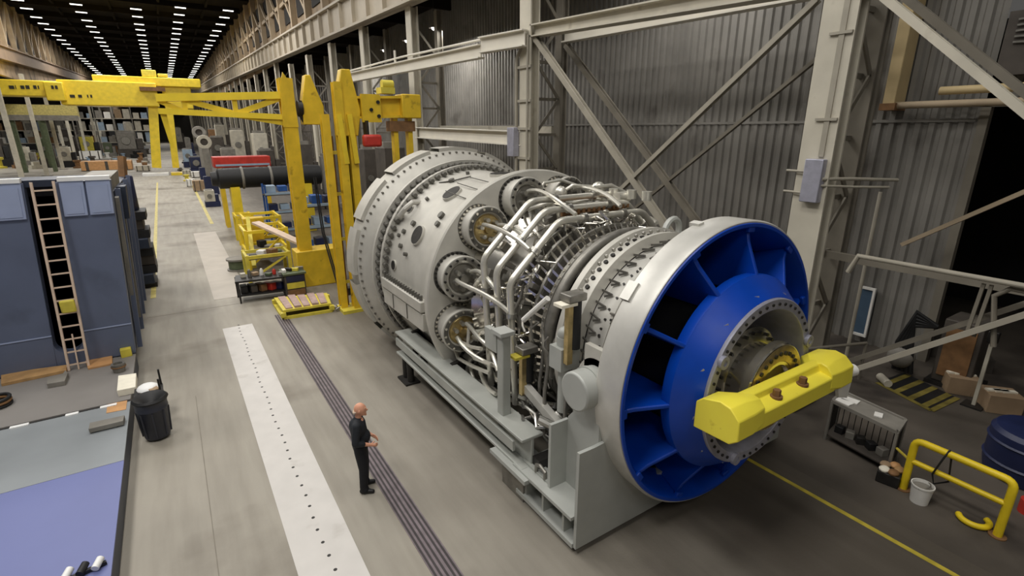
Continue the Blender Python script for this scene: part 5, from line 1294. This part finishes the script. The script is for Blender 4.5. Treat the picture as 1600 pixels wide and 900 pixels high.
MB().lathe([(.02, 0), (.02, .62), (.2, .66), (.9, .66), (.98, .6), (1.0, .5), (1.0, 0)], (c.x, c.y), 2, 36).build('drum', 'navy_drum', t)
for z in (.3, .7): MB().lathe([(z, .66), (z + .03, .69), (z + .06, .66)], (c.x, c.y), 2, 36).build('hoop', 'navy_drum', t)
o = MB().cyl((11.6, 1.25, 0), (11.6, 1.25, .25), .14, 18).build('red_can', 'red_paint'); tag(o, 'red can on the floor at the right picture edge', 'can')
# striped floor hatch
h0 = at(1352, 590, 2, 0)
hc = [at(*p, 2, .004) for p in ((1370, 598), (1455, 642), (1496, 622), (1412, 582))]
t = thing('floor_hatch', 'yellow and black striped hatch painted on the dark floor', 'floor marking', sum(hc, V()) / 4)
MB().prism([V((p.x, p.y, .0)) for p in hc], (0, 0, .008)).build('plate', 'black', t)
b = MB()
for k in range(4):
    u0 = .06 + k * .25; u1 = u0 + .1
    q = [hc[0].lerp(hc[1], u0), hc[0].lerp(hc[1], min(1, u1)), hc[3].lerp(hc[2], min(1, u1)), hc[3].lerp(hc[2], u0)]
    b.prism([V((p.x, p.y, .009)) for p in q], (0, 0, .004))
for i, j in ((0, 1), (1, 2)): b.bar(hc[i] + V((0, 0, .01)), hc[j] + V((0, 0, .01)), .12, .006)
b.build('stripe', 'dim_yellow', t)
o = MB().tube([at(1375, 588, 2, .1), at(1388, 600, 2, .1)], .1, 12).build('white_pipe', 'machine_pale'); tag(o, 'short pale pipe lying at the near corner of the striped hatch', 'pipe')
# stock beyond the hatch
for k, (px0, px1, pyb, pyt, m, lab) in enumerate(((1478, 1528, 622, 588, 'cardboard', 'brown cardboard box with pale sheets, right behind the striped hatch'), (1540, 1596, 652, 614, 'cardboard', 'brown cardboard box near the right edge, below the pale brace'), (1500, 1550, 585, 560, 'machine_dark', 'dark low crate behind the brown box'), (1420, 1470, 560, 540, 'machine_dark', 'dark low crate at the foot of the grey cabinet'))):
    a = at(px0, pyb - 8, 2, 0); c = at(px1, pyb, 2, 0); d = (c - a); nrm = V((-d.y, d.x, 0)).normalized(); nrm = -nrm if nrm.x < 0 else nrm
    h = .45 if k < 2 else .4
    t = thing('stock_box', lab, 'box', (a + c) / 2)
    MB().prism([a, c, c + nrm * .6, a + nrm * .6], (0, 0, h)).build('box', m, t, bevel=.01)
    for j in range(3):
        q = a.lerp(c, .25 + .22 * j) + nrm * .3 + Z * (h + .02); MB().cb(q, .3, .12, .04, atan2(d.y, d.x) + .2).build('sheet', 'paper' if k < 2 else 'machine_grey', t)
t = thing('control_cabinet', 'grey-brown control cabinet with hoses in the dim right-hand corner', 'cabinet', (16.6, 4.2, 0))
MB().box(16.0, 17.0, 3.4, 4.2, .1, 1.8).build('body', 'machine_dark', t, bevel=.03); MB().box(15.96, 16.0, 3.5, 4.1, .3, 1.6).build('door', 'rust', t)
MB().box(15.9, 17.1, 3.3, 4.3, 0, .1).build('plinth', 'dark_metal', t)
for k in range(5): MB().tube([(15.9, 4.6 + .1 * k, .1), (15.8, 4.7 + .08 * k, .9), (15.95, 4.8, 1.4 + .1 * k), (16.1, 4.35, 1.5)], .06, 8).build('hose', 'black', t)
MB().sphere((15.9, 4.9, .5), .32, 16, 10).build('motor', 'machine_grey', t)
t = thing('switch_stand', 'thin pale stand with a switch head beside the grey-brown cabinet', 'stand', (15.4, 3.1, 0))
MB().bar((15.4, 3.1, 0), (15.4, 3.1, 1.7), .07, .07).build('post', 'machine_pale', t); MB().cb((15.4, 3.1, 1.8), .14, .2, .28).build('switch_head', 'dark_metal', t, bevel=.02); MB().box(15.2, 15.6, 2.9, 3.3, 0, .04).build('base', 'dark_metal', t)
# white-framed board on the wall
p0 = at(1333, 520, 0, 16.9); p1 = at(1360, 455, 0, 16.9); yy = sorted((p0.y, p1.y)); zz = sorted((p0.z, p1.z))
t = thing('notice_board', 'narrow board with a bright frame hung on the corrugated wall', 'board', (17.2, 5.6, 1.5))
y0, y1 = 5.35, 5.85; z0, z1 = at(1340, 520, 0, 17.2).z, at(1355, 452, 0, 17.2).z
yb = at(1346, 487, 0, 17.2).y
MB().box(17.22, 17.38, yb - .22, yb + .22, z0, z1).build('board', 'screen_blue', t)
b = MB(); b.box(17.16, 17.24, yb - .26, yb - .2, z0, z1); b.box(17.16, 17.24, yb - .26, yb + .1, z1, z1 + .07); b.box(17.16, 17.24, yb - .26, yb + .1, z0 - .07, z0); b.build('frame', 'white_paint', t)
# tan duct panel and pipes high on the wall
a = at(1410, 30, 0, 16.6); c = at(1380, 165, 0, 16.6)
t = thing('wall_duct', 'tan flat duct hanging on the corrugated wall at the top right', 'duct', (16.8, (a.y + c.y) / 2, c.z))
MB().box(16.75, 17.38, c.y - .2, c.y + .1, c.z, a.z + 3).build('duct', 'tan_panel', t, bevel=.02)
MB().box(16.7, 17.38, c.y - .24, c.y + .14, c.z - .12, c.z + .06).build('end_collar', 'rust', t)
t = thing('wall_pipes', 'pair of tan horizontal pipes above the dark doorway', 'pipes', (16.9, 2, 6.8))
a = at(1395, 165, 0, 16.9)
MB().tube([(16.9, a.y, a.z), (16.9, -6, a.z)], .09, 12).build('pipe', 'tan_post', t); MB().tube([(16.9, a.y - 1.0, a.z + .32), (16.9, -6, a.z + .32)], .1, 12).build('pipe', 'tan_panel', t)
for y in (3.6, 1.5): MB().box(16.85, 17.4, y, y + .06, a.z - .15, a.z + .75).build('bracket', 'dark_metal', t)
t = thing('vent_grille', 'dark ventilation unit high on the wall at the top right corner', 'vent', (17.2, 2.9, 8.6))
a = at(1530, 60, 0, 17.2); c = at(1600, 130, 0, 17.2)
MB().box(17.1, 17.38, c.y - .4, a.y - .5, c.z + .2, a.z + .5).build('housing', 'machine_dark', t)
for k in range(5): MB().bar((17.05, a.y - .7, a.z + .3 - .12 * k), (17.05, c.y - .2, a.z + .35 - .14 * k), .03, .04).build('louvre', 'dull_steel', t)
# thin railing and pipes between the hub and the hatch
t = thing('thin_railing', 'dull pipe railing running behind the inlet hub towards the striped hatch', 'railing', (13, 5.6, 0))
MB().tube([(12.5, 6.1, 1.05), (14.6, 5.3, 1.05)], .04, 8).build('top_rail', 'brace_dark', t); MB().tube([(12.5, 6.1, .6), (14.6, 5.3, .6)], .035, 8).build('mid_rail', 'brace_dark', t)
for u_ in (0, .5, 1): MB().tube([V((12.5, 6.1, 0)).lerp(V((14.6, 5.3, 0)), u_), V((12.5, 6.1, 1.05)).lerp(V((14.6, 5.3, 1.05)), u_)], .04, 8).build('post', 'brace_dark', t)
for k, (px, py, pyb) in enumerate(((1365, 60, 470), (1376, 300, 560), (1302, 400, 560))):
    a = at(px, py, 0, 16.4 - k * .5); MB_ = MB().tube([(a.x, a.y, .0), (a.x, a.y, a.z + (3 if k == 0 else 0))], .05, 8); o = MB_.build('wall_conduit', 'brace_paint'); tag(o, ('tall thin conduit pipe rising just right of the wide cream column', 'short conduit pipe on the corrugated wall right of the tall one', 'conduit pipe standing close behind the blue inlet')[k], 'conduit')
t = thing('blue_cabinet', 'dull blue cabinet low behind the hub, left of the parts cart', 'cabinet', (12.0, 5.2, 0))
MB().box(11.4, 12.4, 5.3, 6.0, .05, .9).build('body', 'navy_drum', t, bevel=.02); MB().box(11.5, 12.3, 5.4, 5.9, 0, .05).build('plinth', 'dark_metal', t); MB().box(11.42, 12.38, 5.28, 5.3, .1, .85).build('door', 'navy_drum', t)
